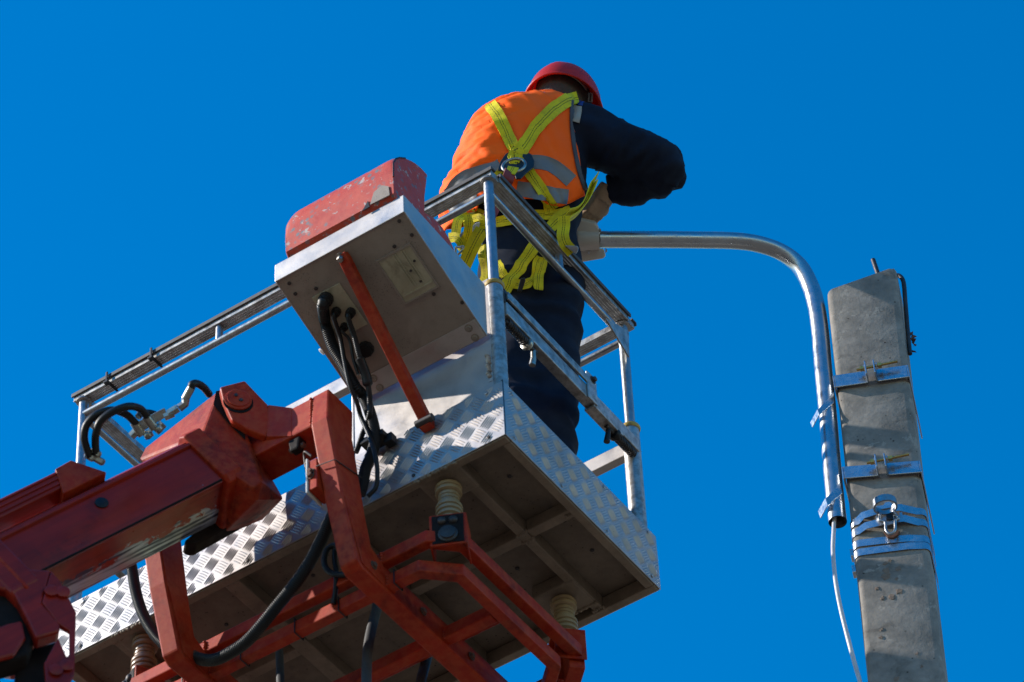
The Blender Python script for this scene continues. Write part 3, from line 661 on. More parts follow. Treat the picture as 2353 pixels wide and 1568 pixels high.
pl = [atp(D(10,*q), QB+SB*.0, SB) for q in ((-200,700),(110,800),(210,1000),(300,1190),(240,1330),(-200,1460))]
G().prism(pl, -SB*.08).make('roller_cover', 'grease', outer, bevel=.01)
pl = [atp(D(10,*q), QB+SB*.02, SB) for q in ((-200,1150),(60,1060),(190,1030),(220,1180),(120,1330),(-200,1420))]
G().prism(pl, -SB*.02).make('cover_plate', 'boom_paint', outer, bevel=.008)
pl = [atp(D(10,*q), QB-SB*.06, SB) for q in ((130,1490),(300,1250),(500,1170),(400,1400),(420,1900),(150,1900))]
G().prism(pl, -SB*.12).make('lower_housing', 'grease', outer, bevel=.006)
for q in ((480,1470),(570,1430),(440,790),(540,800)):
    G().lathe([(.02,0),(.02,.008),(.008,.012)], atp(D(10,*q), QB+SB*.031, SB), SB, 12).make('bolt', 'boom_paint', outer, smooth=40)
# base stage down to the ground pedestal, out of the picture
op3 = [(-.03,.06),(.03,.03),(.03,-.30),(-.0,-.33),(-.30,-.33),(-.33,-.30),(-.33,.03),(-.27,.06)]
G().loft([sec(op3,4.0), sec(op3,13.0)]).make('base_section', 'boom_paint', boom, bevel=.01)
pb = B(12.6,-.15,-.15)
G().lathe([(.6,0),(.6,.12),(.42,.2),(.36,pb.z-GZ-.1),(.36,pb.z-GZ+.15)], (pb.x,pb.y,GZ), Z, 24).make('pedestal', 'boom_paint', boom, smooth=35)

# ------------------------------------------------------------------ hoses and cables
def cable(name, pts, r, mat, label, corr=False, grp=None, n_=12):
    g = corrugated(pts, r) if corr else hose(pts, r, n_)
    grp = grp or {'hydraulic_hose':'hydraulic hoses on the boom head','grey_hose':'grey hoses hanging below the platform','corrugated_hose':'black corrugated hoses below the platform','looped_hose':'small hoses beside the right red beam','black_hose':'black hoses under the platform floor'}.get(name)
    o = g.make(name, mat, None, smooth=60); return tag(o, label, 'hose' if 'hose' in name else 'cable', grp)
gl = lambda i, off=.03: onb(GL[i][0], GL[i][1], off)
c13 = lambda u_,v_,y: at(D(13,u_,v_), y=y); c2 = lambda u_,v_,y: at(D(2,u_,v_), y=y)
cable('corrugated_conduit', [gl(0,.01), gl(0,.05), c2(392,960,-.27), c2(430,1085,-.22), c2(490,1190,-.18), c2(548,1300,-.14), c13(225,330,-.10), c13(315,560,-.07), c13(362,800,-.055), c13(330,1000,-.05), c13(250,1190,-.05), c13(215,1370,-.05), c13(180,1500,-.05)], .0185, 'black_rubber', 'thick black corrugated conduit running from the control console down to the skirt', True)
cable('thin_cable', [gl(1,.01), gl(1,.045), c2(470,1040,-.235), c2(492,1160,-.20), c2(520,1290,-.165), c2(560,1390,-.12), c13(190,560,-.085), c13(260,720,-.075), c13(320,870,-.08), c13(370,1050,-.08), c13(390,1250,-.07), c13(370,1420,-.06), c13(270,1530,-.06)], .0075, 'black_rubber', 'thin black cable crossing in front of the console conduit and looping at the skirt', True)
cable('medium_conduit', [gl(2,.01), gl(2,.045), c2(545,1040,-.225), c2(570,1140,-.19), c2(605,1240,-.15), c2(622,1330,-.12), c13(300,400,-.10), c13(300,520,-.09), c13(270,640,-.07), c13(215,760,-.06), c13(170,900,-.05), c13(130,1000,-.05)], .009, 'black_rubber', 'medium black conduit with a smooth sleeve beside the thick console conduit', True)
g = G().tube(spline([c2(570,1150,-.187),c2(590,1200,-.165),c2(606,1245,-.147),c2(618,1300,-.13)],6), [.009]+[.0155]*17+[.010], 12); o = g.make('cable_sleeve','black_rubber',None,smooth=50); tag(o,'smooth black sleeve joint on the medium console cable','sleeve')
cable('small_wire', [gl(3,.01), gl(3,.04), c2(520,1060,-.215), c2(540,1160,-.185), c2(565,1240,-.16)], .005, 'black_rubber', 'short black wire hanging from the lowest small gland of the console')
# clamp on the skirt
g = G(); p = c13(370,860,-.03); g.box(p, (.085,.05,.022), (X, V(0,1,0), Z)); g.box(p+V(.045,.012,-.012),(.03,.03,.035)); o = g.make('cable_clamp','black_rubber',None,bevel=.003); tag(o,'black plastic clamp holding the console cables to the tread plate','clamp')
c11 = lambda u_,v_,y: at(D(11,u_,v_), y=y)
cable('corrugated_hose', [c11(1800,90,-.10), c11(1745,220,-.10), c11(1660,400,-.095), c11(1560,580,-.09), c11(1440,750,-.08), c11(1300,920,-.075), c11(1170,1080,-.07), c11(1040,1220,-.06), c11(900,1315,-.055), c11(760,1375,-.05), c11(620,1360,-.045), c11(520,1290,-.03)], .0195, 'black_rubber', 'long black corrugated hose sweeping between the two bent red beams under the platform', True)
c10 = lambda u_,v_,y: at(D(10,u_,v_), y=y)
cable('corrugated_hose', [c10(1110,480,-.14), c10(1135,600,-.12), c10(1165,780,-.10), c10(1215,950,-.085), c10(1280,1080,-.07), c10(1360,1190,-.055), c10(1460,1280,-.04)], .018, 'black_rubber', 'short black corrugated hose hanging from under the boom in front of the tread plate', True)
cable('looped_hose', [c11(1880,520,-.03), c11(1820,400,-.02), c11(1745,420,-.02), c11(1712,510,-.02), c11(1730,590,-.02), c11(1800,640,-.02), c11(1900,640,-.02), c11(1990,610,-.02)], .0095, 'black_rubber', 'small looped black hose beside the bend of the right red beam', True)
cable('looped_hose', [c11(1850,300,-.01), c11(1805,420,-.01), c11(1800,520,-.01), c11(1815,620,-.01), c11(1810,760,.0), c11(1790,900,.01)], .008, 'black_rubber', 'thin black hose hanging straight down inside the small hose loop', True)
c12 = lambda u_,v_,y: at(D(12,u_,v_), y=y)
cable('grey_hose', [c12(400,930,.23), c12(390,1010,.23), c12(355,1150,.22), c12(330,1280,.2), c12(315,1450,.18), c12(312,1750,.15)], .0155, 'grey_hose', 'grey hose hanging beside the long diagonal red beam below the platform')
cable('grey_hose', [c12(770,1380,.45), c12(755,1440,.44), c12(725,1560,.42), c12(700,1750,.4)], .0155, 'grey_hose', 'grey hose hanging near the bottom edge right of the diagonal red beam')
cable('grey_hose', [c11(1325,1290,.26), c11(1330,1400,.25), c11(1335,1568,.22), c11(1340,1700,.2)], .0125, 'grey_hose', 'grey hose hanging at the bottom edge between the bent red beams')
cable('black_hose', [at(D(12,650,900),z=.03), at(D(12,760,1050),z=.02), at(D(12,860,1130),z=.03)], .010, 'black_rubber', 'black hose stub tucked under the floor behind the tube rings', True)
cable('black_hose', [at(D(12,940,1260),z=.02), at(D(12,1060,1310),z=.0), at(D(12,1130,1390),z=-.01), at(D(12,1150,1450),z=.02)], .012, 'black_rubber', 'curved black hose under the far edge of the platform floor', True)
# hydraulic hoses on the boom
c9 = lambda u_,v_,d: at(D(9,u_,v_), d=d)
cable('hydraulic_hose', [c9(575,480,10.17), c9(500,410,10.14), c9(390,375,10.1), c9(270,410,10.08), c9(190,490,10.08), c9(170,590,10.08), c9(195,690,10.09), c9(215,740,10.1)], .0115, 'black_rubber', 'left of the two arched black hydraulic hoses on the boom head')
cable('hydraulic_hose', [c9(660,420,10.16), c9(610,365,10.13), c9(520,345,10.08), c9(400,385,10.06), c9(300,460,10.06), c9(262,560,10.07), c9(258,650,10.09), c9(265,720,10.1)], .0115, 'black_rubber', 'right of the two arched black hydraulic hoses on the boom head')
cable('hydraulic_hose', [c9(1010,205,10.2), c9(1020,170,10.2), c9(1060,168,10.22), c9(1110,200,10.25), c9(1150,250,10.3)], .0115, 'black_rubber', 'short black hydraulic hose arching over the top of the boom head')
cable('hydraulic_hose', [c9(590,430,10.25), c9(620,400,10.26), c9(680,395,10.27), c9(730,410,10.28)], .010, 'black_rubber', 'small black hose end behind the valve block on the boom head')

CR.update({14:(.21986,976.6,373.4),15:(.16484,1235.1,373.4),16:(.10989,1177.6,126.4),17:(.14655,1867.,1120.2),18:(.14655,1867.,804.2)})
weathered('rust_stain', (.27,.20,.15), (.215,.15,.11), .9, 0, .2, 60, bump=.2)
# ================================================================== CONCRETE POLE
PH = V(.93,.365,0).normalized(); PN = V(.365,-.93,0).normalized(); PP = at((1985,640), d=11.80); ZT = PP.z - .004
TILT = .0376
def pc_(z): return -.010 - (ZT - z)*TILT            # centre of the face along PH at height z
def F(a, z, off): return V(PP.x,PP.y,0) + PH*a + PN*off + V(0,0,z)
def FA(px, off=0.0):
    p = atp(px, PP + PN*off, PN); return ((p - PP).dot(PH), p.z)
pole = thing('utility_pole', 'grey weathered concrete utility pole with a broken top edge', 'pole', tuple(F(pc_(GZ),GZ,-.11)))
PD = .18
def pring(z, top=False):
    hw = max(.121 - (ZT-z)*.003, .115); r = .022; pts = []
    for (cx_,cy_,a0) in ((hw-r,-r,0),(hw-r,-PD+r,270),(-hw+r,-PD+r,180),(-hw+r,-r,90)):
        for k in (range(4,-1,-1)):
            a = math.radians(a0 + k*22.5); pts.append((cx_+r*math.cos(a), cy_+r*math.sin(a)))
    out = []
    for (a, o_) in pts:
        zz = z
        if top:
            ta = (a+.114)/.228
            zz = ZT - .022 + .032*min(1,ta*5) + .0*ta + random.uniform(-.006,.006) + (.018 if ta>.88 else 0)
        out.append(F(pc_(z)+a, zz, o_))
    return out
zs = [GZ,-6,-4,-2,-1] + [ -.8+.05*i for i in range(41)]
g = G(); g.loft([pring(z) for z in zs] + [pring(ZT-.05), pring(ZT, True)]); shaft = g.make('shaft', 'concrete', pole, smooth=40)
G().tube(resample(spline([F(.055,ZT-.03,-.10),F(.050,ZT+.08,-.10),F(.038,ZT+.20,-.105)],8),.004), [(.0085 if i%2 else .0072) for i in range(120)][:len(resample(spline([F(.055,ZT-.03,-.10),F(.050,ZT+.08,-.10),F(.038,ZT+.20,-.105)],8),.004))], 10).make('steel_rod', 'dark_steel', pole, smooth=60)
rp = [(2056,634),(2066,634),(2076,648),(2080,690),(2084,740),(2088,785),(2091,814)]
G().tube(spline([atp(q, PP+PN*(-.05), PN) for q in rp],5), .0078, 10).make('bent_rod', 'dark_steel', pole, smooth=60)
g = G()
for k in range(7):
    p = atp((2094+random.uniform(-3,6), 762+k*7), PP+PN*(-.06), PN); g.hull([p+V(random.uniform(-.014,.014),random.uniform(-.01,.01),random.uniform(-.016,.016)) for _ in range(4)])
g.make('torn_tape', 'rusty', pole)
# rust blooms and form seam on the face: thin flakes proud of the face
for (u_,v_,r) in ((1145,1195,.008),(1215,1150,.006),(1345,1270,.011),(1155,1300,.013),(1140,1400,.013),(1180,1355,.008)):
    a,z = FA(D(17,u_,v_)); g = G(); g.lathe([(r*random.uniform(.75,1.15),0) ,(r*.7,.0012)], F(a,z,.0004), PN, 9); 
    for i_,v__ in enumerate(g.v): g.v[i_] = v__ + (PH*random.uniform(-.003,.003)+Z*random.uniform(-.004,.004))
    g.make('rust_spot', 'rust_stain', shaft)
for (u_,v_,r) in ((725,1000,.010),(790,995,.012),(840,955,.013),(690,935,.008),(720,1215,.006),(715,1265,.009),(955,1375,.005),(990,1460,.006),(815,1545,.01),(820,870,.006)):
    a,z = FA(D(8,u_,v_)); g = G(); g.lathe([(r*.9,0),(r*.6,.0012)], F(a,z,.0004), PN, 9)
    for i_,v__ in enumerate(g.v): g.v[i_] = v__ + (PH*random.uniform(-.003,.003)+Z*random.uniform(-.004,.004))
    g.make('rust_spot', 'rust_stain', shaft)

# ================================================================== STREET LAMP
lamp = thing('street_lamp', 'cream street lamp on a bent galvanised arm pipe clamped to the concrete pole', 'street lamp', tuple(F(pc_(.1)-.16,.1,-.05)))
AP = F(pc_(ZT-.6)-.121-.022, ZT-.6, -.04); _lp = at((1372,551), d=11.77); AN = V((AP-_lp).y, -(AP-_lp).x, 0).normalized(); AN = -AN if AN.dot(FWD) > 0 else AN
arm_px = [(1372,551),(1500,551),(1600,552),(1690,554),(1745,562),(1795,580),(1835,610),(1860,652),(1875,700),(1885,765),(1892,850),(1902,950),(1911,1060),(1921,1165),(1925,1200)]
arm_pts = spline([atp(q, AP, AN) for q in arm_px], 6)
ro = .0295
o = G().tube(arm_pts, ro, 28, cap=False)
o.tube(list(reversed(arm_pts)), ro-.003, 28, cap=False)
n0 = len(arm_pts)*28
# end ring joins the two walls at the open lower end
arm = o.make('arm_pipe', 'pipe_galv', lamp, smooth=40)
end = arm_pts[-1]; dirn = (arm_pts[-1]-arm_pts[-2]).normalized()
G().lathe([(ro+.0004,-.004),(ro+.0004,.0015),(ro-.003,.0015),(ro-.003,-.004)], end, dirn, 28).f  # (profile only)
g = G(); g.lathe([(ro-.0035,-.10),(ro-.0035,-.098)], end, dirn, 20); g.make('pipe_plug', 'black_rubber', lamp)
# luminaire housing
DL = (atp((1345,551), AP, AN)-CAM).dot(FWD)
LX = (arm_pts[8]-arm_pts[0]).normalized()
def lum(px, off=0.0): return at(px, d=DL+off)
hb = [(1150,500),(1322,500),(1367,513),(1375,522),(1380,537),(1375,543),(1376,570),(1150,570)]
hs_ = G().prism([lum(q,-.02) for q in hb], FWD*.07 + V(0,0,.02)).make('lamp_head', 'lamp_cream', lamp, bevel=.008, seg=3)
lf = [(1200,572),(1380,571),(1388,572),(1392,588),(1387,594),(1340,602),(1200,620)]
G().prism([lum(q,.0) for q in lf], FWD*.012).make('lower_flange', 'lamp_cream', lamp, bevel=.004)
G().tube([lum((1180,556),-.0), lum((1377,552),-.0)], .0345, 24).make('socket_barrel', 'lamp_cream', lamp, smooth=40)
g = G()
for px in (1328,1345): pass
G().tube([lum((1328,553),-.0), lum((1346,553),-.0)], .0368, 24).make('clamp_saddle', 'lamp_cream', lamp, smooth=40)
for q in ((1315,529),(1353,581)): G().lathe([(.0045,0),(.0045,.0012)], lum(q,-.0215 if q[1]<560 else -.001), -FWD, 12).make('screw_hole', 'dark_steel' if q[1]<560 else 'galv_bright', lamp)
for q in ((1377,530),(1391,576)): bolt(lum(q,-.012), RIGHT, .006, .006).make('bolt', 'steel_fitting', lamp)
# clamps that fix the pipe to the pole
def clamp(px_l, px_r, hgt, first):
    off = .010
    aL, zL = FA(px_l, off); aR, zR = FA(px_r, off)
    gapL, gapR = aL+ (aR-aL)*.45, aL+(aR-aL)*.57
    zl = lambda a: zL + (zR-zL)*(a-aL)/(aR-aL)
    th = .005
    c = G()
    def strip(a0, a1): 
        c.prism([F(a0,zl(a0)-hgt/2,off),F(a1,zl(a1)-hgt/2,off),F(a1,zl(a1)+hgt/2,off),F(a0,zl(a0)+hgt/2,off)], PN*th)
    strip(aL, gapL-.0025); strip(gapR+.0025, aR)
    for a_ in (gapL, gapR): c.prism([F(a_-.0025,zl(a_)-hgt/2,off),F(a_+.0025,zl(a_)-hgt/2,off),F(a_+.0025,zl(a_)+hgt/2+.004,off),F(a_-.0025,zl(a_)+hgt/2+.004,off)], PN*.048)
    # right leg running back along the pole side
    c.prism([F(aR+.0001,zR-hgt/2,off+th),F(aR+.005,zR-hgt/2,off+th),F(aR+.005,zR+hgt/2,off+th),F(aR+.0001,zR+hgt/2,off+th)], -PN*.30)
    # left leg
    c.prism([F(aL-.0051,zL-hgt/2,off+th),F(aL-.0001,zL-hgt/2,off+th),F(aL-.0001,zL+hgt/2,off+th),F(aL-.0051,zL+hgt/2,off+th)], -PN*.22)
    cl = c.make('pole_clamp', 'galv_bright', lamp, bevel=.0015)
    zb = zl(gapL)+hgt*.25
    G().tube([F(gapL-.03,zb,off+.03),F(aR-.025,zb+.004,off+.03)], .0048, 10).make('threaded_rod', 'brass', cl, smooth=40)
    for a_ in (gapL-.018, gapR+.012): G().lathe([(.0105,0),(.0105,.012)], F(a_,zb+.001,off+.03), PH, 6).make('nut', 'brass', cl)
    for a_ in (gapL-.006, gapR+.006): G().lathe([(.0125,0),(.0125,.003)], F(a_,zb+.001,off+.03), PH, 14).make('washer', 'galv_bright', cl)
    return aL, zL, cl
aL, zL, cl1 = clamp(D(18,352,507), D(18,1490,345), .055, True)
cl2v = clamp(D(8,466,159), D(8,975,118), .052, False)
def vstrap(px4, cl):
    # V strap hugging the pipe : polygon traced on a plane in front of the pipe
    P3 = [atp(q, AP + AN*.030, AN) for q in px4]
    G().prism(P3, -AN*.004).make('pipe_strap', 'galv_bright', cl, bevel=.001)
    # wrap round the outer side of the pipe
    G().prism([P3[0], P3[3], P3[3]-AN*.06-PH*.004, P3[0]-AN*.06-PH*.004], -PH*.003).make('pipe_strap_side', 'galv_bright', cl)
vstrap([D(18,88,935), D(18,332,655), D(18,345,825), D(18,118,1010)], cl1)
vstrap([D(8,345,325), D(8,440,220), D(8,456,292), D(8,360,372)], cl2v[2])
# white supply cable
cw = [(1918,1170),(1916,1215),(1914,1260),(1917,1310),(1924,1360),(1933,1405),(1944,1450),(1957,1500),(1968,1540),(1976,1568),(1988,1640)]
cb = G().tube(spline([atp(q, AP + AN*(.0+.0*i), AN) for i,q in enumerate(cw)],6) + [V(.5,1.05,-2.0),V(.47,1.0,-5),V(.45,.98,GZ+.02)], .0068, 12).make('white_cable', 'cable_white', None, smooth=60)
tag(cb, 'white cable hanging out of the open lower end of the lamp arm pipe', 'cable')

# ================================================================== STEEL BANDS WITH ANCHOR HOOK
bands = thing('banded_anchor_hook', 'flat galvanised steel bands strapped round the pole holding a hook ring', 'bracket', tuple(F(pc_(.15),.15,.01)))
def band(pxs, wd=.028, off=.004):
    P_ = [FA(D(17,*q)) for q in pxs]; pts = []; nr = []
    a0, z0 = P_[0]; hw = .121-(ZT-z0)*.003; L_ = pc_(z0)-hw; Rr = pc_(P_[-1][1])+.121-(ZT-P_[-1][1])*.003; r=.022
    zz0 = z0
    pts.append(F(L_-.003, z0, -.20)); nr.append(-PH); pts.append(F(L_-.003, z0, -r-.01)); nr.append(-PH)
    for k in range(5):
        a = math.radians(180-22.5*k); c_ = F(L_+r, z0, -r); d_ = PH*math.cos(a)+PN*math.sin(a); pts.append(c_ + d_*(r+.003)); nr.append(d_)
    for i,(a,z) in enumerate(P_):
        if L_+r+.004 < a < Rr-r-.004: pts.append(F(a, z, .003 + (off if 0<i<len(P_)-1 else 0))); nr.append(PN)
    z1 = P_[-1][1]
    for k in range(5):
        a = math.radians(90-22.5*k); c_ = F(Rr-r, z1, -r); d_ = PH*math.cos(a)+PN*math.sin(a); pts.append(c_ + d_*(r+.003)); nr.append(d_)
    pts.append(F(Rr+.003, z1, -.20)); nr.append(PH)
    return G().ribbon(pts, nr, wd, .0018)
for pxs in ([(620,560),(800,490),(1020,420),(1200,385),(1380,365),(1770,365)], [(640,710),(850,650),(1100,590),(1280,555),(1450,535),(1790,535)], [(660,900),(1100,850),(1500,815),(1830,790)], [(680,1040),(1100,985),(1500,935),(1840,900)]):
    band(pxs, off=.012 if pxs[0][1] < 800 else .002).make('steel_band', 'galv_bright', bands, smooth=50)
for (u_,v_) in ((575,1130),(600,1385)):
    z_ = atp(D(17,u_,v_), PP-PN*.05, PN).z; p = F(pc_(z_)-.121+(ZT-z_)*.003-.006, z_, -.035); G().box(p, (.014,.03,.03), (PH,PN,Z)).make('buckle', 'galv_bright', bands, bevel=.002)
# hook : ring loop, key plate and tongue
rc = atp(D(17,1135,270), PP+PN*.055, PN)
g = G(); nn=28; rO=.036
pts=[]; nr=[]
for k in range(nn+1):
    a = 2*PI*k/nn; d_ = PH*math.cos(a) + PN*math.sin(a); pts.append(rc + PH*(rO*math.cos(a)) + PN*(rO*.9*math.sin(a))); nr.append(d_)
g.ribbon(pts, nr, .026, .005); g.make('hook_ring', 'galv', bands, smooth=50)
kp = [(965,330),(1040,390),(1060,440),(1050,520),(1140,545),(1150,660),(1185,715),(1230,730),(1280,700),(1300,640),(1300,530),(1350,490),(1310,430),(1270,370),(1310,300)]
g = G(); g.tube(spline([atp(D(17,*q), PP+PN*.034, PN) for q in kp],4), .0048, 8); g.make('key_plate', 'galv', bands, smooth=50)
G().prism([atp(D(17,*q), PP+PN*.03, PN) for q in ((1000,290),(1110,275),(1140,235),(1210,220),(1260,265),(1275,310),(1030,350))], -PN*.005).make('tongue_plate', 'galv_bright', bands, bevel=.001)
G().prism([atp(D(17,*q), PP+PN*.02, PN) for q in ((1060,480),(1090,370),(1260,370),(1330,480),(1300,560),(1140,600))], -PN*.006).make('back_plate', 'galv', bands, bevel=.001)
G().prism([atp(D(17,*q), PP+PN*.024, PN) for q in ((1155,430),(1255,420),(1260,500),(1158,510))], -PN*.003).make('slot', 'black_rubber', bands)
for (u_,v_) in ((1020,495),(1390,440)): G().box(atp(D(17,u_,v_), PP+PN*.014, PN), (.009,.004,.022), (PH,PN,Z)).make('band_guide', 'galv_bright', bands)
G().prism([atp(D(17,*q), PP+PN*.012, PN) for q in ((1110,700),(1150,690),(1180,740),(1280,740),(1320,660),(1365,680),(1340,740),(1260,795),(1180,780))], -PN*.010).make('hook_foot', 'rusty', bands, bevel=.001)

# ================================================================== WORKER
from mathutils import noise as mnoise
weathered('navy_cloth', (.010,.016,.034), (.007,.010,.022), .85, 0, .2, 6, bump=.25, bscale=300, spec=.2)
weathered('hi_vis', (1.35,.15,.002), (1.25,.135,.002), .72, 0, .06, 5, bump=.2, bscale=260, spec=.25)
weathered('reflective_grey', (.20,.19,.19), (.17,.16,.16), .45, 0, .15, 8, bump=.1, bscale=200)
weathered('dark_trim', (.08,.08,.09), (.06,.06,.07), .7, 0, .1, 10, bump=.1)
weathered('beige_patch', (.42,.36,.29), (.36,.31,.25), .7, 0, .1, 20, bump=.1)
weathered('royal_blue', (.01,.04,.22), (.008,.03,.17), .7, 0, .1, 20, bump=.1)
weathered('maroon_web', (.26,.035,.035), (.2,.03,.03), .75, 0, .2, 30, bump=.2, bscale=200)
weathered('knit_glove', (.46,.33,.23), (.34,.24,.16), .9, 0, .3, 14, dirt=(.16,.12,.09), dirt_amt=.12, bump=.5, bscale=160, spec=.1)
weathered('hair', (.035,.024,.018), (.06,.042,.032), .7, 0, .3, 40, bump=.6, bscale=200)
weathered('skin', (.42,.22,.15), (.36,.18,.12), .5, 0, .1, 12, bump=.1)
weathered('black_plastic', (.012,.012,.013), (.02,.02,.02), .4, 0, .1, 10, bump=.05)
weathered('grey_plastic', (.32,.33,.34), (.28,.29,.3), .4, 0, .1, 10, bump=.05)
weathered('liner_band', (.36,.28,.24), (.28,.21,.18), .7, 0, .2, 20, bump=.1)
# translucent red helmet shell
m, t, b = new_mat('helmet_red'); n = N(t)
c = n.mix(n.ramp(n.noise(14,5,.6),.4,.7), (.62,.026,.014), (.52,.022,.012)); n.link(c, b.inputs['Base Color']); b.inputs['Roughness'].default_value = .42
n.link(n.bump(n.noise(60,4,.6),.08), b.inputs['Normal'])
tr_ = t.nodes.new('ShaderNodeBsdfTranslucent'); tr_.inputs[0].default_value = (.85,.01,.01,1); mx = t.nodes.new('ShaderNodeMixShader'); mx.inputs[0].default_value = .3
t.links.new(b.outputs[0], mx.inputs[1]); t.links.new(tr_.outputs[0], mx.inputs[2]); t.links.new(mx.outputs[0], [q for q in t.nodes if q.type=='OUTPUT_MATERIAL'][0].inputs[0])
# webbing with two lines of dark stitching across u
m, t, b = new_mat('webbing'); n = N(t)
uvn = t.nodes.new('ShaderNodeUVMap'); sx = t.nodes.new('ShaderNodeSeparateXYZ'); t.links.new(uvn.outputs[0], sx.inputs[0])
u_ = sx.outputs[0]; v_ = sx.outputs[1]
st = None
for c0 in (.415,.585):
    q = n.math('LESS_THAN', n.math('ABSOLUTE', n.math('SUBTRACT', u_, c0)), .022)
    st = q if st is None else n.math('MAXIMUM', st, q)
dash = n.math('GREATER_THAN', n.math('FRACT', n.math('MULTIPLY', v_, 110.0)), .16)
st = n.math('MULTIPLY', st, dash)
base = n.mix(n.ramp(n.noise(20,5,.65),.38,.7), (.80,.66,.006), (.58,.48,.008))
base = n.mix(n.ramp(n.noise(55,4,.7),.55,.75,0,.5), base, (.22,.17,.03))
n.link(n.mix(st, base, (.015,.014,.008)), b.inputs['Base Color']); b.inputs['Roughness'].default_value = .65; b.inputs['Specular IOR Level'].default_value = .3
weave = n.math('SINE', n.math('MULTIPLY', v_, 3600.0))
n.link(n.bump(weave, .22, .0006), b.inputs['Normal'])

FH = V(-.527,.85,0).normalized()            # the way he faces
wk = thing('person', 'worker in orange vest, red helmet and yellow harness reaching for the street lamp', 'person', (-.16,.5,.058))
def ringpts(cx, cy, aw, tilt, d, b, n_=28, th0=0, th1=2*PI, full=True, fd=None):
    c = at((cx,cy), d=d); A = at((cx+aw, cy+tilt), d=d) - c; Bv = (fd or FH)*b
    m_ = n_ if full else n_-1
    return [c + A*math.cos(th0+(th1-th0)*k/m_) + Bv*math.sin(th0+(th1-th0)*k/m_) for k in range(n_)]
torso = [(1222,690,92,0,11.46,.12),(1224,640,98,0,11.50,.135),(1222,590,98,-2,11.54,.135),(1212,525,112,-8,11.58,.13),(1204,455,142,-8,11.635,.14),(1206,400,138,-8,11.69,.14),(1212,345,130,-10,11.75,.135),(1220,300,122,-14,11.81,.125),(1228,280,104,-16,11.85,.108),(1242,268,78,-12,11.88,.085),(1256,258,52,-8,11.905,.066),(1266,240,42,-4,11.93,.06),(1276,225,42,0,11.95,.062)]
g = G(); g.loft([ringpts(*r) for r in torso])
def P(px, d): return at(px, d=d)
# head
HC = P((1290,226), 11.985); 
def ell(g, c, ax, n_=16, m_=10):
    rings = []
    for i in range(1,m_):
        ph = PI*i/m_; rings.append([c + ax[2]*math.cos(ph) + (ax[0]*math.cos(2*PI*k/n_)+ax[1]*math.sin(2*PI*k/n_))*math.sin(ph) for k in range(n_)])
    g.loft(rings)
SH = V(.85,.527,0)
HF = (FH + SH*.25 + V(0,0,-.35)).normalized(); HS = HF.cross(Z).normalized(); HU = HS.cross(HF).normalized()
ell(g, HC, (HS*.092, HF*.112, HU*.13)); ell(g, HC - HU*.075 + HF*.045, (HS*.07, HF*.065, HU*.07))
g.tube([P((1268,248),11.93), HC - HU*.04 - HF*.02], .066, 14)
ell(g, HC + HF*.117 - HU*.03, (HS*.016, HF*.022, HU*.026))                  # nose
for s_ in (-1,1): ell(g, HC + HS*(s_*.094) - HU*.015, (HS*.012, HF*.022, HU*.034), 10, 8)   # ears
# right arm (raised elbow) and left arm reaching forward
ra = [(P((1318,300),11.80),.10),(P((1352,312),11.79),.10),(P((1395,330),11.77),.088),(P((1440,350),11.755),.080),(P((1500,372),11.745),.075),(P((1532,386),11.75),.068)]
fa = [(P((1532,384),11.75),.072),(P((1512,402),11.77),.070),(P((1465,424),11.79),.058),(P((1430,431),11.80),.049),(P((1402,435),11.81),.044)]
for chain in (ra, fa): g.tube(spline([p for p,_ in chain],3), [q for q in [chain[min(len(chain)-1,int(i/3))][1]*(1-(i%3)/3)+chain[min(len(chain)-1,int(i/3)+1)][1]*((i%3)/3) for i in range(3*(len(chain)-1)+1)]], 16)
ell(g, P((1516,386),11.75), (SH*.078, FH*.075, Z*.074))
la = [(P((1160,318),11.84),.085),(P((1150,370),11.94),.075),(P((1155,425),12.02),.066)]
lf_ = [(P((1155,425),12.02),.068),(P((1200,455),12.05),.055),(P((1265,470),12.03),.043)]
for chain in (la, lf_): g.tube(spline([p for p,_ in chain],4), [chain[0][1]+(chain[-1][1]-chain[0][1])*i/(4*(len(chain)-1)) for i in range(4*(len(chain)-1)+1)], 14)
# legs
FZ = .080
for (hx, fxo, fyo) in ((1184,-.02,0),(1262,-.055,.02)):
    hpj = P((hx,640), 11.50); ft = V(hpj.x,hpj.y,FZ+.09) + SH*fxo + FH*(fyo+.02)
    kn = hpj*.5 + ft*.5 + FH*.02 - SH*.004
    g.tube(spline([hpj+Z*.10, hpj, hpj*.6+kn*.4, kn, kn*.5+ft*.5, ft],4), [.11,.112,.113,.113,.112,.11,.108,.106,.103,.10,.097,.094,.091,.089,.087,.085,.084,.083,.082,.081,.080], 18)
    g.hull([ft + SH*(a*.05) + FH*(bb_) + V(0,0,zz-.085) for a in (-1,1) for (bb_,zz) in ((-.09,0),(-.09,.09),(.04,.12),(.2,0),(.2,.04))])
bm_o = g.make('body_source', 'navy_cloth', None)
md = bm_o.modifiers.new('r','REMESH'); md.mode = 'VOXEL'; md.voxel_size = .011
ms = bm_o.modifiers.new('s','SMOOTH'); ms.iterations = 8; ms.factor = .5
dg = bpy.context.evaluated_depsgraph_get(); me = bpy.data.meshes.new_from_object(bm_o.evaluated_get(dg))
bpy.data.objects.remove(bm_o)
me.materials.clear(); 
for k in ('navy_cloth','hair','skin'): me.materials.append(MAT[k])
me.update()
nrm = [v.normal.copy() for v in me.vertices]
elb = P((1522,392),11.75)
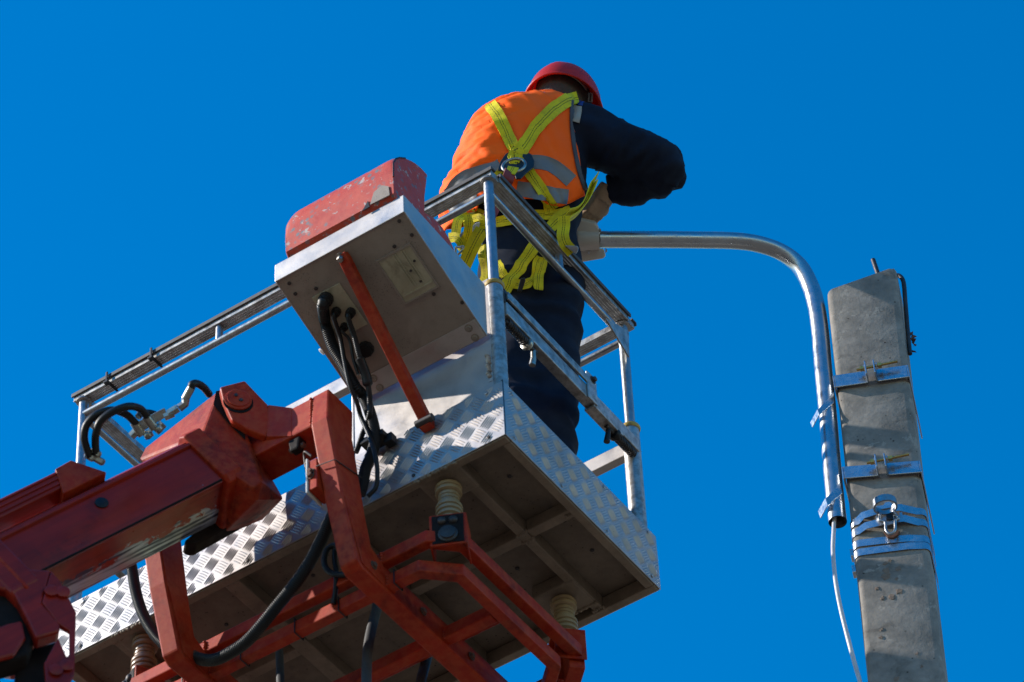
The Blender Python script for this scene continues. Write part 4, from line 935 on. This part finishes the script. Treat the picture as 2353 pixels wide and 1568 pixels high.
for v in me.vertices:
    p = v.co; hd = (p - HC).dot(HU) > -.13 and (p-HC).length < .2
    if not hd:
        k = 1.0
        f1 = mnoise.noise(V(p.dot(SH)*9, p.dot(FH)*9, p.z*22)); f2 = 1-abs(mnoise.noise(V(p.x*14+5, p.y*14, p.z*14)))*2
        am = .5 if (p-elb).length < .28 else 1.0
        f3 = 1-abs(mnoise.noise(V(p.dot(SH)*5+p.z*9, p.dot(FH)*4, p.z*6-p.dot(SH)*4)))*2.4
        ua = (p - P((1343,305),11.79)); AX = (elb - P((1343,305),11.79)); tt = ua.dot(AX)/AX.dot(AX); cr_ = 0
        if tt > .30 and p.z > elb.z - .35 and ua.dot(RIGHT) > .02:
            rad = (ua - AX*tt); an_ = math.atan2(rad.dot(FWD), rad.dot(DOWN)); cr_ = (1-abs(mnoise.noise(V(tt*5.0 + .6*math.sin(an_*2+tt*4), an_*.55, 4.2)))*2.6)*.008 + (1-abs(mnoise.noise(V(tt*11, an_*.9, 8.2)))*2.4)*.004
        v.co = p + nrm[v.index]*(cr_ + f1*.006*am + f2*.003*am + f3*.009)
for pl_ in me.polygons:
    c = pl_.center; r_ = c - HC
    pl_.use_smooth = True
    if r_.length < .185 and r_.dot(HU) > -.15 and c.z > P((1268,262),11.93).z:
        back = r_.dot(HF) < .05
        pl_.material_index = 1 if back else 2
body = bpy.data.objects.new('body', me); COL.objects.link(body); link(body, wk)
BVB = BVHTree.FromPolygons([v.co.copy() for v in me.vertices], [tuple(p.vertices) for p in me.polygons])
for s_ in (-1,1):
    g = G(); ell(g, HC + HF*.098 + HS*(s_*.034) + HU*.012, (HS*.012,HF*.012,HU*.012), 10, 8); g.make('eye', 'white_plastic', wk, smooth=60)
g = G(); ell(g, HC + HF*.104 - HU*.078, (HS*.026,HF*.01,HU*.007), 10, 8); g.make('mouth', 'maroon_web', wk, smooth=60)

# ---- vest
vr = [(1190,549,153,-8,11.555,.155,1343),(1186,495,160,-8,11.60,.165,1339),(1184,455,161,-8,11.635,.165,1331),(1196,400,144,-8,11.69,.163,1323),(1202,345,134,-10,11.75,.157,1317),(1209,303,131,-14,11.81,.146,1312),(1217,284,120,-16,11.85,.130,1311),(1234,271,94,-12,11.88,.106,1309),(1252,262,60,-8,11.905,.080,1300),(1260,250,50,-4,11.93,.074,1296)]
def vlerp(t_):
    x_ = t_*(len(vr)-1); i = min(int(x_), len(vr)-2); f_ = x_-i
    def cr(k): 
        a,b_,c_,d_ = vr[max(i-1,0)][k],vr[i][k],vr[i+1][k],vr[min(i+2,len(vr)-1)][k]
        return .5*((2*b_)+(c_-a)*f_+(2*a-5*b_+4*c_-d_)*f_*f_+(3*b_-a-3*c_+d_)*f_**3)
    return [cr(k) for k in range(7)]
NV, NU = 84, 120
g = G(); rows = []
for j in range(NV):
    row = []
    for k in range(NU):
        kf = k/(NU-1)
        hem = .13*max(0, 1-kf/.22)**1.3 + .26*max(0, min(1, (kf-.62)/.25))      # hem rises to the right armhole and to the front
        t_ = hem + (1-hem)*j/(NV-1)
        cx,cy,aw,tl,d_,b_,xt = vlerp(t_)
        thr = -math.acos(max(-1,min(1,(xt-cx)/aw))); thl = -math.radians(262); th_ = thr+(thl-thr)*kf
        c0 = at((cx,cy), d=d_); p = c0 + (at((cx+aw,cy+tl), d=d_)-c0)*math.cos(th_) + FH*(b_*math.sin(th_))
        out = (p - c0).normalized(); xs = (p-c0).dot(SH); left = max(0,min(1,(-xs)/.12+.35))
        q1 = xs*20 + p.z*13; q2 = xs*11 - p.z*30
        fo = (1-abs(mnoise.noise(V(q2*.8, q1*.20, 3.1)))*2.6)*.012*left + (1-abs(mnoise.noise(V(q2*1.7, q1*.35, 7.7)))*2.4)*.006*left + (1-abs(mnoise.noise(V(q1*.7, q2*.2, 9.0)))*2)*.007 + (1-abs(mnoise.noise(V(q1*.9, p.z*3, 2.0)))*2.5)*.010*max(0,.5-t_)*2
        fo += math.sin(th_*9 + t_*3)*.008*max(0,.45-t_)*1.8 + mnoise.noise(p*6)*.010*(1-t_) + .004
        row.append(p + out*fo)
    rows.append(row)
g.loft(rows, cap=False, closed=False)
vest = g.make('vest', 'hi_vis', wk, smooth=180)
so_ = vest.modifiers.new('solid','SOLIDIFY'); so_.thickness = .004; so_.offset = 0
BVV = BVHTree.FromPolygons(g.v, g.f)
def hit(px, trees=(BVV,BVB), off=.0, dflt=None):
    r = ray(px).normalized(); best = None
    for tr in trees:
        loc, nn_, idx, ds_ = tr.ray_cast(CAM, r)
        if loc is not None and (best is None or ds_ < best[1]): best = ((loc, nn_), ds_)
    if best is None: return (at(px, d=dflt or 11.4), -r)
    loc, nn_ = best[0]
    if nn_.dot(r) > 0: nn_ = -nn_
    return (loc + nn_*off, nn_)
def px_spline(pxs, n_): return [(p.x,p.y) for p in spline([V(q[0],q[1],0) for q in pxs], n_)]
def surf_band(name, pxs, hw, mat, trees=(BVV,BVB), off=.004, th=.003, n_=7, nc=5, parent=None, taper=None, dflt=None):
    line = px_spline(pxs, n_); g = G(); rows = []; ln=[0.0]; line = [p for p in line if dflt or any(tr.ray_cast(CAM, ray(p).normalized())[0] is not None for tr in trees)]
    for i,p in enumerate(line):
        a = line[max(i-1,0)]; b_ = line[min(i+1,len(line)-1)]; t_ = V(b_[0]-a[0], b_[1]-a[1]).normalized(); s_ = V(-t_.y, t_.x)
        w_ = hw if taper is None else hw*(taper[0]+(taper[1]-taper[0])*i/(len(line)-1))
        row = []
        for k in range(nc):
            f_ = (k/(nc-1)*2-1)*w_; L_, n__ = hit((p[0]+s_.x*f_, p[1]+s_.y*f_), trees, off, dflt); row.append((L_,n__))
        rows.append(row)
    # relax depth a little so that webbing spans hollows like a strap
    for it in range(3):
        new = []
        for i in range(len(rows)):
            r_ = []
            for k in range(nc):
                acc = V(0,0,0); c_ = 0
                for di in (-1,0,1):
                    for dk in (-1,0,1):
                        ii=i+di; kk=k+dk
                        if 0<=ii<len(rows) and 0<=kk<nc: acc += rows[ii][kk][0]; c_ += 1
                av = acc/c_; p_ = rows[i][k][0]; r0 = (p_-CAM).normalized(); dd = (av-p_).dot(r0); r_.append((p_ + r0*min(0,dd), rows[i][k][1]))
            new.append(r_)
        rows = new
    for i in range(1,len(rows)): ln.append(ln[-1] + (rows[i][nc//2][0]-rows[i-1][nc//2][0]).length)
    m_ = len(rows); o = 0
    for r_ in rows:
        for (p_,n__) in r_: g.v.append(p_ + n__*th*.5)
    for r_ in rows:
        for (p_,n__) in r_: g.v.append(p_ - n__*th*.5)
    N2 = m_*nc
    for i in range(m_-1):
        for k in range(nc-1):
            a=i*nc+k; q=(a,a+1,a+nc+1,a+nc); uv=[(k/(nc-1),ln[i]),((k+1)/(nc-1),ln[i]),((k+1)/(nc-1),ln[i+1]),(k/(nc-1),ln[i+1])]
            g.uv[len(g.f)] = uv; g.f.append(q); g.uv[len(g.f)] = uv; g.f.append(tuple(x_+N2 for x_ in q))
    for i in range(m_-1):
        for k in (0,nc-1): a=i*nc+k; g.f.append((a,a+nc,a+nc+N2,a+N2))
    for k in range(nc-1):
        for i in (0,m_-1): a=i*nc+k; g.f.append((a,a+1,a+1+N2,a+N2))
    return g.make(name, mat, parent or wk, smooth=50)
c1 = lambda *q: [D(1,*p) for p in q]
c14 = lambda *q: [D(14,*p) for p in q]
c16 = lambda *q: [D(16,*p) for p in q]
# reflective bands, armhole trim, shoulder patches
for pxs, hw in (((( 660,705),(760,715),(840,760),(915,825)),16),(((575,872),(720,895),(820,915),(895,925)),17),(((150,905),(230,810),(340,762),(440,735),(470,722)),13),(((150,1000),(220,960),(330,930)),13)):
    surf_band('reflective_band', c1(*pxs), hw, 'reflective_grey', (BVV,), .003, .002, 9, 7, vest)
trim = c1((918,325),(913,420),(916,520),(930,620),(945,700),(962,775),(985,845),(998,880))
surf_band('armhole_trim', trim, 3.6, 'dark_trim', (BVV,BVB), .006, .005, 8, 3, vest)
surf_band('shoulder_patch', c16((1300,960),(1400,1010),(1480,1030)), 5.5, 'royal_blue', (BVB,), .003, .002, 6, 4, body)
surf_band('reflective_patch', c16((1365,1090),(1350,1250),(1315,1415)), 9.5, 'beige_patch', (BVB,), .004, .002, 6, 5, body)
# bunched vest collar and jacket collar
surf_band('jacket_collar', c16((390,865),(500,840),(600,850),(660,900)), 3.5, 'royal_blue', (BVB,), .012, .006, 6, 3, body, dflt=11.9)
# ---- helmet
HT = (Z + SH*.15 + FH*.05).normalized(); HFf = (HF - HT*HF.dot(HT)).normalized(); HSs = HFf.cross(HT)
hc = P((1296,240), 11.985)
A_, B_, H_ = .126, .146, .144
def hpt(ph, th, k=1.0):
    s_ = math.sin(ph); z_ = math.cos(ph)
    return hc + (HSs*(A_*math.cos(th)) + HFf*(B_*math.sin(th)))*(s_*k) + HT*(H_*z_*k)
g = G(); rows = []
for i in range(1,19):
    ph = (PI/2+.10)*i/18; row = []
    for k in range(48):
        th = 2*PI*k/48; p = hpt(ph, th)
        rid = max(0, 1-abs((p-hc).dot(HSs))/.022)                       # crown ridge front to back
        p = p + HT*(.007*min(1,rid*1.6)*max(0,math.cos(ph*.85)))
        row.append(p)
    rows.append(row)
# brim: small flare all round, peak at the front
for (dr,dz) in ((.006,-.006),(.012,-.012)):
    row = []
    for k in range(48):
        th = 2*PI*k/48; d_ = (HSs*(A_*math.cos(th))+HFf*(B_*math.sin(th))).normalized(); fr_ = max(0, math.sin(th))**3
        row.append(rows[-1][k] + d_*(dr*(.6+4.0*fr_)) + HT*dz*.55)
    rows.append(row)
g.loft(rows, cap=False); o0 = 0; g.f.append(tuple(range(47,-1,-1)))
hel = g.make('helmet', 'helmet_red', wk, smooth=70)
sm = hel.modifiers.new('solid','SOLIDIFY'); sm.thickness = .005; sm.offset = -1
# headband and chin strap
pts=[]; nr=[]
for k in range(41):
    th = 2*PI*k/40; d_ = (HSs*math.cos(th)*.099 + HFf*math.sin(th)*.119); pts.append(HC + d_ + HT*.0 - HFf*.0); nr.append(d_.normalized())
G().ribbon(pts, nr, .026, .003).make('headband', 'liner_band', hel, smooth=60)
cs = [D(16,*q) for q in ((1380,830),(1500,850),(1600,880))]
cpts = [HC + HSs*.095 - HFf*.03 + HT*.01]
dch = (HC-CAM).dot(FWD)-.05
G().ribbon([at(D(16,*q), d=dch) for q in ((1400,880),(1500,885),(1590,885),(1640,890))], [-FWD]*4, .024, .003).make('chin_strap', 'black_plastic', hel)
g = G(); q4 = [at(D(16,*q), d=dch-.004) for q in ((1600,795),(1672,800),(1660,985),(1590,975))]
g.tube(q4, .0028, 8, closed=True); g.make('buckle', 'grey_plastic', hel, smooth=50)
G().ribbon([at(D(16,*q), d=dch) for q in ((1560,960),(1600,1010),(1640,1080))], [-FWD]*3, .018, .003).make('chin_strap', 'black_plastic', hel)
# ---- gloves
def glove(wr, hand_c, grip, side, sc=.82):
    g = G(); d_ = (hand_c-wr).normalized()
    g.tube([wr - d_*.02, wr + d_*.015, wr + d_*.05], [.043,.046,.046], 16)
    n_ = side; sd_ = d_.cross(n_).normalized()
    g.hull([wr + d_*(e_) + sd_*s_ + n_*t_ for e_,s2,t2 in ((.04,.040,.024),(.09,.046,.022),(.125,.044,.018)) for s_ in (-s2,s2) for t_ in (-t2,t2)])
    for i,(off,ln_) in enumerate(((-.034,.066),(-.0115,.078),(.0115,.074),(.034,.058))):
        b0 = wr + d_*.118 + sd_*off; b1 = b0 + d_*(ln_*.42) - n_*.010; b2 = b1 + d_*(ln_*.12) - n_*(ln_*.40); b3 = b2 - d_*(ln_*.22) - n_*(ln_*.25)
        g.tube(spline([b0 - d_*.02, b0, b1, b2, b3],4), [.0125]*9+[.0118]*4+[.011]*2+[.0095]*1+[.008], 10)
    tb = wr + d_*.055 - sd_*.036; g.tube(spline([tb, tb - sd_*.02 + d_*.02 - n_*.012, tb - sd_*.016 + d_*.045 - n_*.03, tb - sd_*.002 + d_*.062 - n_*.042],4), [.015]*6+[.013]*4+[.011]*3, 10)
    for i_ in range(len(g.v)): g.v[i_] = wr + (g.v[i_]-wr)*sc
    s_ = g.make('glove_source', 'knit_glove', None)
    r_ = s_.modifiers.new('r','REMESH'); r_.mode='VOXEL'; r_.voxel_size=.0045; q_ = s_.modifiers.new('s','SMOOTH'); q_.iterations=4
    dg = bpy.context.evaluated_depsgraph_get(); me_ = bpy.data.meshes.new_from_object(s_.evaluated_get(dg)); bpy.data.objects.remove(s_)
    me_.materials.clear(); me_.materials.append(MAT['knit_glove'])
    for p in me_.polygons: p.use_smooth = True
    o = bpy.data.objects.new('glove', me_); COL.objects.link(o); link(o, wk); return o
wr = P(D(15,860,400), 11.87)
glove(P((1396,438),11.80), P((1362,492),11.80), None, (-FWD*.75+RIGHT*.65).normalized())
wl = P((1268,470),12.03); glove(wl, P((1330,492),12.0), None, (FWD*.3 - DOWN*.9).normalized())
cw_ = (P((1396,438),11.80)-P((1430,431),11.80)).normalized(); G().lathe([(.040,-.012),(.050,-.010),(.051,.006),(.047,.012),(.040,.013)], P((1406,434),11.805), cw_, 20).make('sleeve_cuff', 'navy_cloth', wk, smooth=50)
# ---- harness : webbing on the back, plate, ring
HN = 15.0
har = surf_band('harness_strap', c1((410,340),(455,410),(500,500),(545,595),(585,660)), HN, 'webbing', off=.007)
for pxs, hw, off in (
    (c1((950,306),(915,316),(880,330),(800,385),(700,490),(625,605),(580,670)), HN+.5, .007),
    (c1((600,700),(650,775),(705,855),(760,940),(805,1010)), 13.5, .010),
    (c1((555,720),(500,765),(455,800)), 12, .008),
    (c14((740,635),(900,610),(1050,575),(1200,560),(1330,560),(1420,545)), 11.5, .008),
    (c14((500,560),(560,520),(640,560),(760,640)), 10, .008),
    (c14((1270,400),(1275,470),(1290,560)), 9.5, .012),
    (c14((835,1390),(900,1260),(985,1125),(1080,985),(1150,880),(1240,770),(1340,650),(1420,565),(1500,515)), 13.0, .014),
    (c14((770,1050),(795,1120),(850,1210)), 9, .012),
    (c14((930,1290),(1030,1300),(1110,1260),(1150,1180),(1170,1060),(1200,1000)), 9.5, .012),
    (c14((1235,1010),(1225,1090),(1205,1200),(1190,1350)), 11.5, .02),
    ):
    surf_band('harness_strap', pxs, hw, 'webbing', off=off, parent=wk)
def free(pts, wd, nr=None, parent=None, mat='webbing', name='harness_strap'):
    P_ = spline(pts, 7); nn_ = nr or (-FWD)
    return G().ribbon(P_, [nn_]*len(P_), wd, .003).make(name, mat, parent or wk, smooth=50)
def f14(lst): return [at(D(14,u_,v_), d=d_) for (u_,v_,d_) in lst]
free(f14([(1480,530,11.36),(1580,500,11.42),(1650,430,11.48),(1700,330,11.53),(1750,220,11.57),(1800,140,11.62)]), .034, (-FWD+DOWN*.9+RIGHT*.6).normalized())
free(f14([(1500,600,11.36),(1590,540,11.42),(1670,450,11.48),(1735,330,11.53),(1785,200,11.57)]), .028, (-FWD*.5-DOWN*.2-RIGHT*.9).normalized())
free(f14([(1450,560,11.34),(1452,660,11.33),(1440,760,11.31),(1465,850,11.30),(1520,915,11.30),(1545,945,11.3)]), .040)
free(f14([(320,780,11.3),(330,680,11.3),(350,600,11.3),(400,565,11.32),(440,600,11.33),(455,660,11.33)]), .034, (-FWD-RIGHT*.5).normalized())
free(f14([(455,545,11.28),(465,640,11.27),(450,740,11.27),(420,840,11.28)]), .032)
free(f14([(600,700,11.18),(545,790,11.17),(480,920,11.17),(410,1080,11.2),(380,1140,11.2)]), .045, (-FWD-RIGHT*.35+DOWN*.3).normalized())
free(f14([(250,790,11.25),(320,785,11.23),(375,830,11.22),(390,900,11.22),(360,930,11.24)]), .032)
free(f14([(590,880,11.22),(590,980,11.2),(620,1100,11.2),(620,1200,11.2),(575,1300,11.22)]), .027, (-FWD-RIGHT*.7).normalized())
free(f14([(600,860,11.24),(640,960,11.23),(660,1060,11.22),(640,1180,11.22),(600,1290,11.23)]), .026, (-FWD+RIGHT*.8).normalized())
free(f14([(500,590,11.24),(560,575,11.22),(610,600,11.21),(610,650,11.2)]), .024)
free(f14([(560,640,11.2),(640,660,11.2),(720,670,11.22)]), .026)
G().tube(f14([(320,890,11.2),(400,880,11.19),(415,900,11.19),(330,975,11.2),(320,960,11.2)]), .0045, 8, closed=True).make('buckle', 'galv_bright', wk, smooth=50)
g = G(); g.hull([at(D(14,*q), d=d_) for d_ in (11.19,11.215) for q in ((500,660),(535,630),(575,625),(565,680),(525,745),(495,755))]); g.make('plastic_clip', 'white_plastic', wk, bevel=.003)
g = G(); g.hull([at(D(14,*q), d=d_) for d_ in (11.2,11.225) for q in ((360,760),(395,720),(405,745),(370,790))]); g.make('plastic_clip', 'grey_plastic', wk, bevel=.003)
g = G(); g.hull([at(D(14,*q), d=d_) for d_ in (11.17,11.2) for q in ((1000,1210),(1045,1205),(1050,1240),(1010,1355),(965,1350),(995,1260))]); g.make('strap_keeper', 'black_plastic', wk, bevel=.003)
g = G(); g.hull([at(D(14,*q), d=d_) for d_ in (11.28,11.30) for q in ((1460,870),(1590,872),(1605,890),(1600,930),(1575,960))]); g.make('strap_adjuster', 'galv', wk, bevel=.003)
# dorsal plate and ring
pp = [D(1,*q) for q in ((455,760),(470,710),(505,660),(540,645),(635,643),(668,665),(686,705),(680,745),(640,775),(600,815),(570,815),(560,780),(520,775))]
pc0, pn0 = hit(D(1,570,720), (BVV,), .020)
plate = G().prism([atp(q, pc0, pn0) for q in pp], pn0*.006).make('dorsal_plate', 'black_plastic', wk, bevel=.002)
surf_band('harness_strap', c1((590,640),(570,670),(560,720),(575,745)), 17, 'webbing', (BVV,), off=.034)
rc0 = atp(D(1,558,725), pc0 + pn0*.030, pn0); e1 = (atp(D(1,630,712), pc0+pn0*.030, pn0)-rc0); e2 = (atp(D(1,565,765), pc0+pn0*.030, pn0)-rc0)
G().tube([rc0 + e1*math.cos(a*2*PI/28) + e2*math.sin(a*2*PI/28) for a in range(28)], .0048, 8, closed=True).make('d_ring', 'steel_fitting', wk, smooth=60)
free([atp(D(1,*q), pc0+pn0*.036, pn0) for q in ((555,735),(545,755),(530,775))], .036, pn0)
ly = [atp(D(1,533,765), pc0+pn0*.038, pn0), atp(D(1,520,810), pc0+pn0*.04, pn0), at(D(1,480,900), d=11.34), at(D(1,430,1000), d=11.27), at(D(1,385,1080), d=11.22)]
free(ly, .040, (-FWD+RIGHT*.3).normalized(), None, 'maroon_web', 'lanyard')
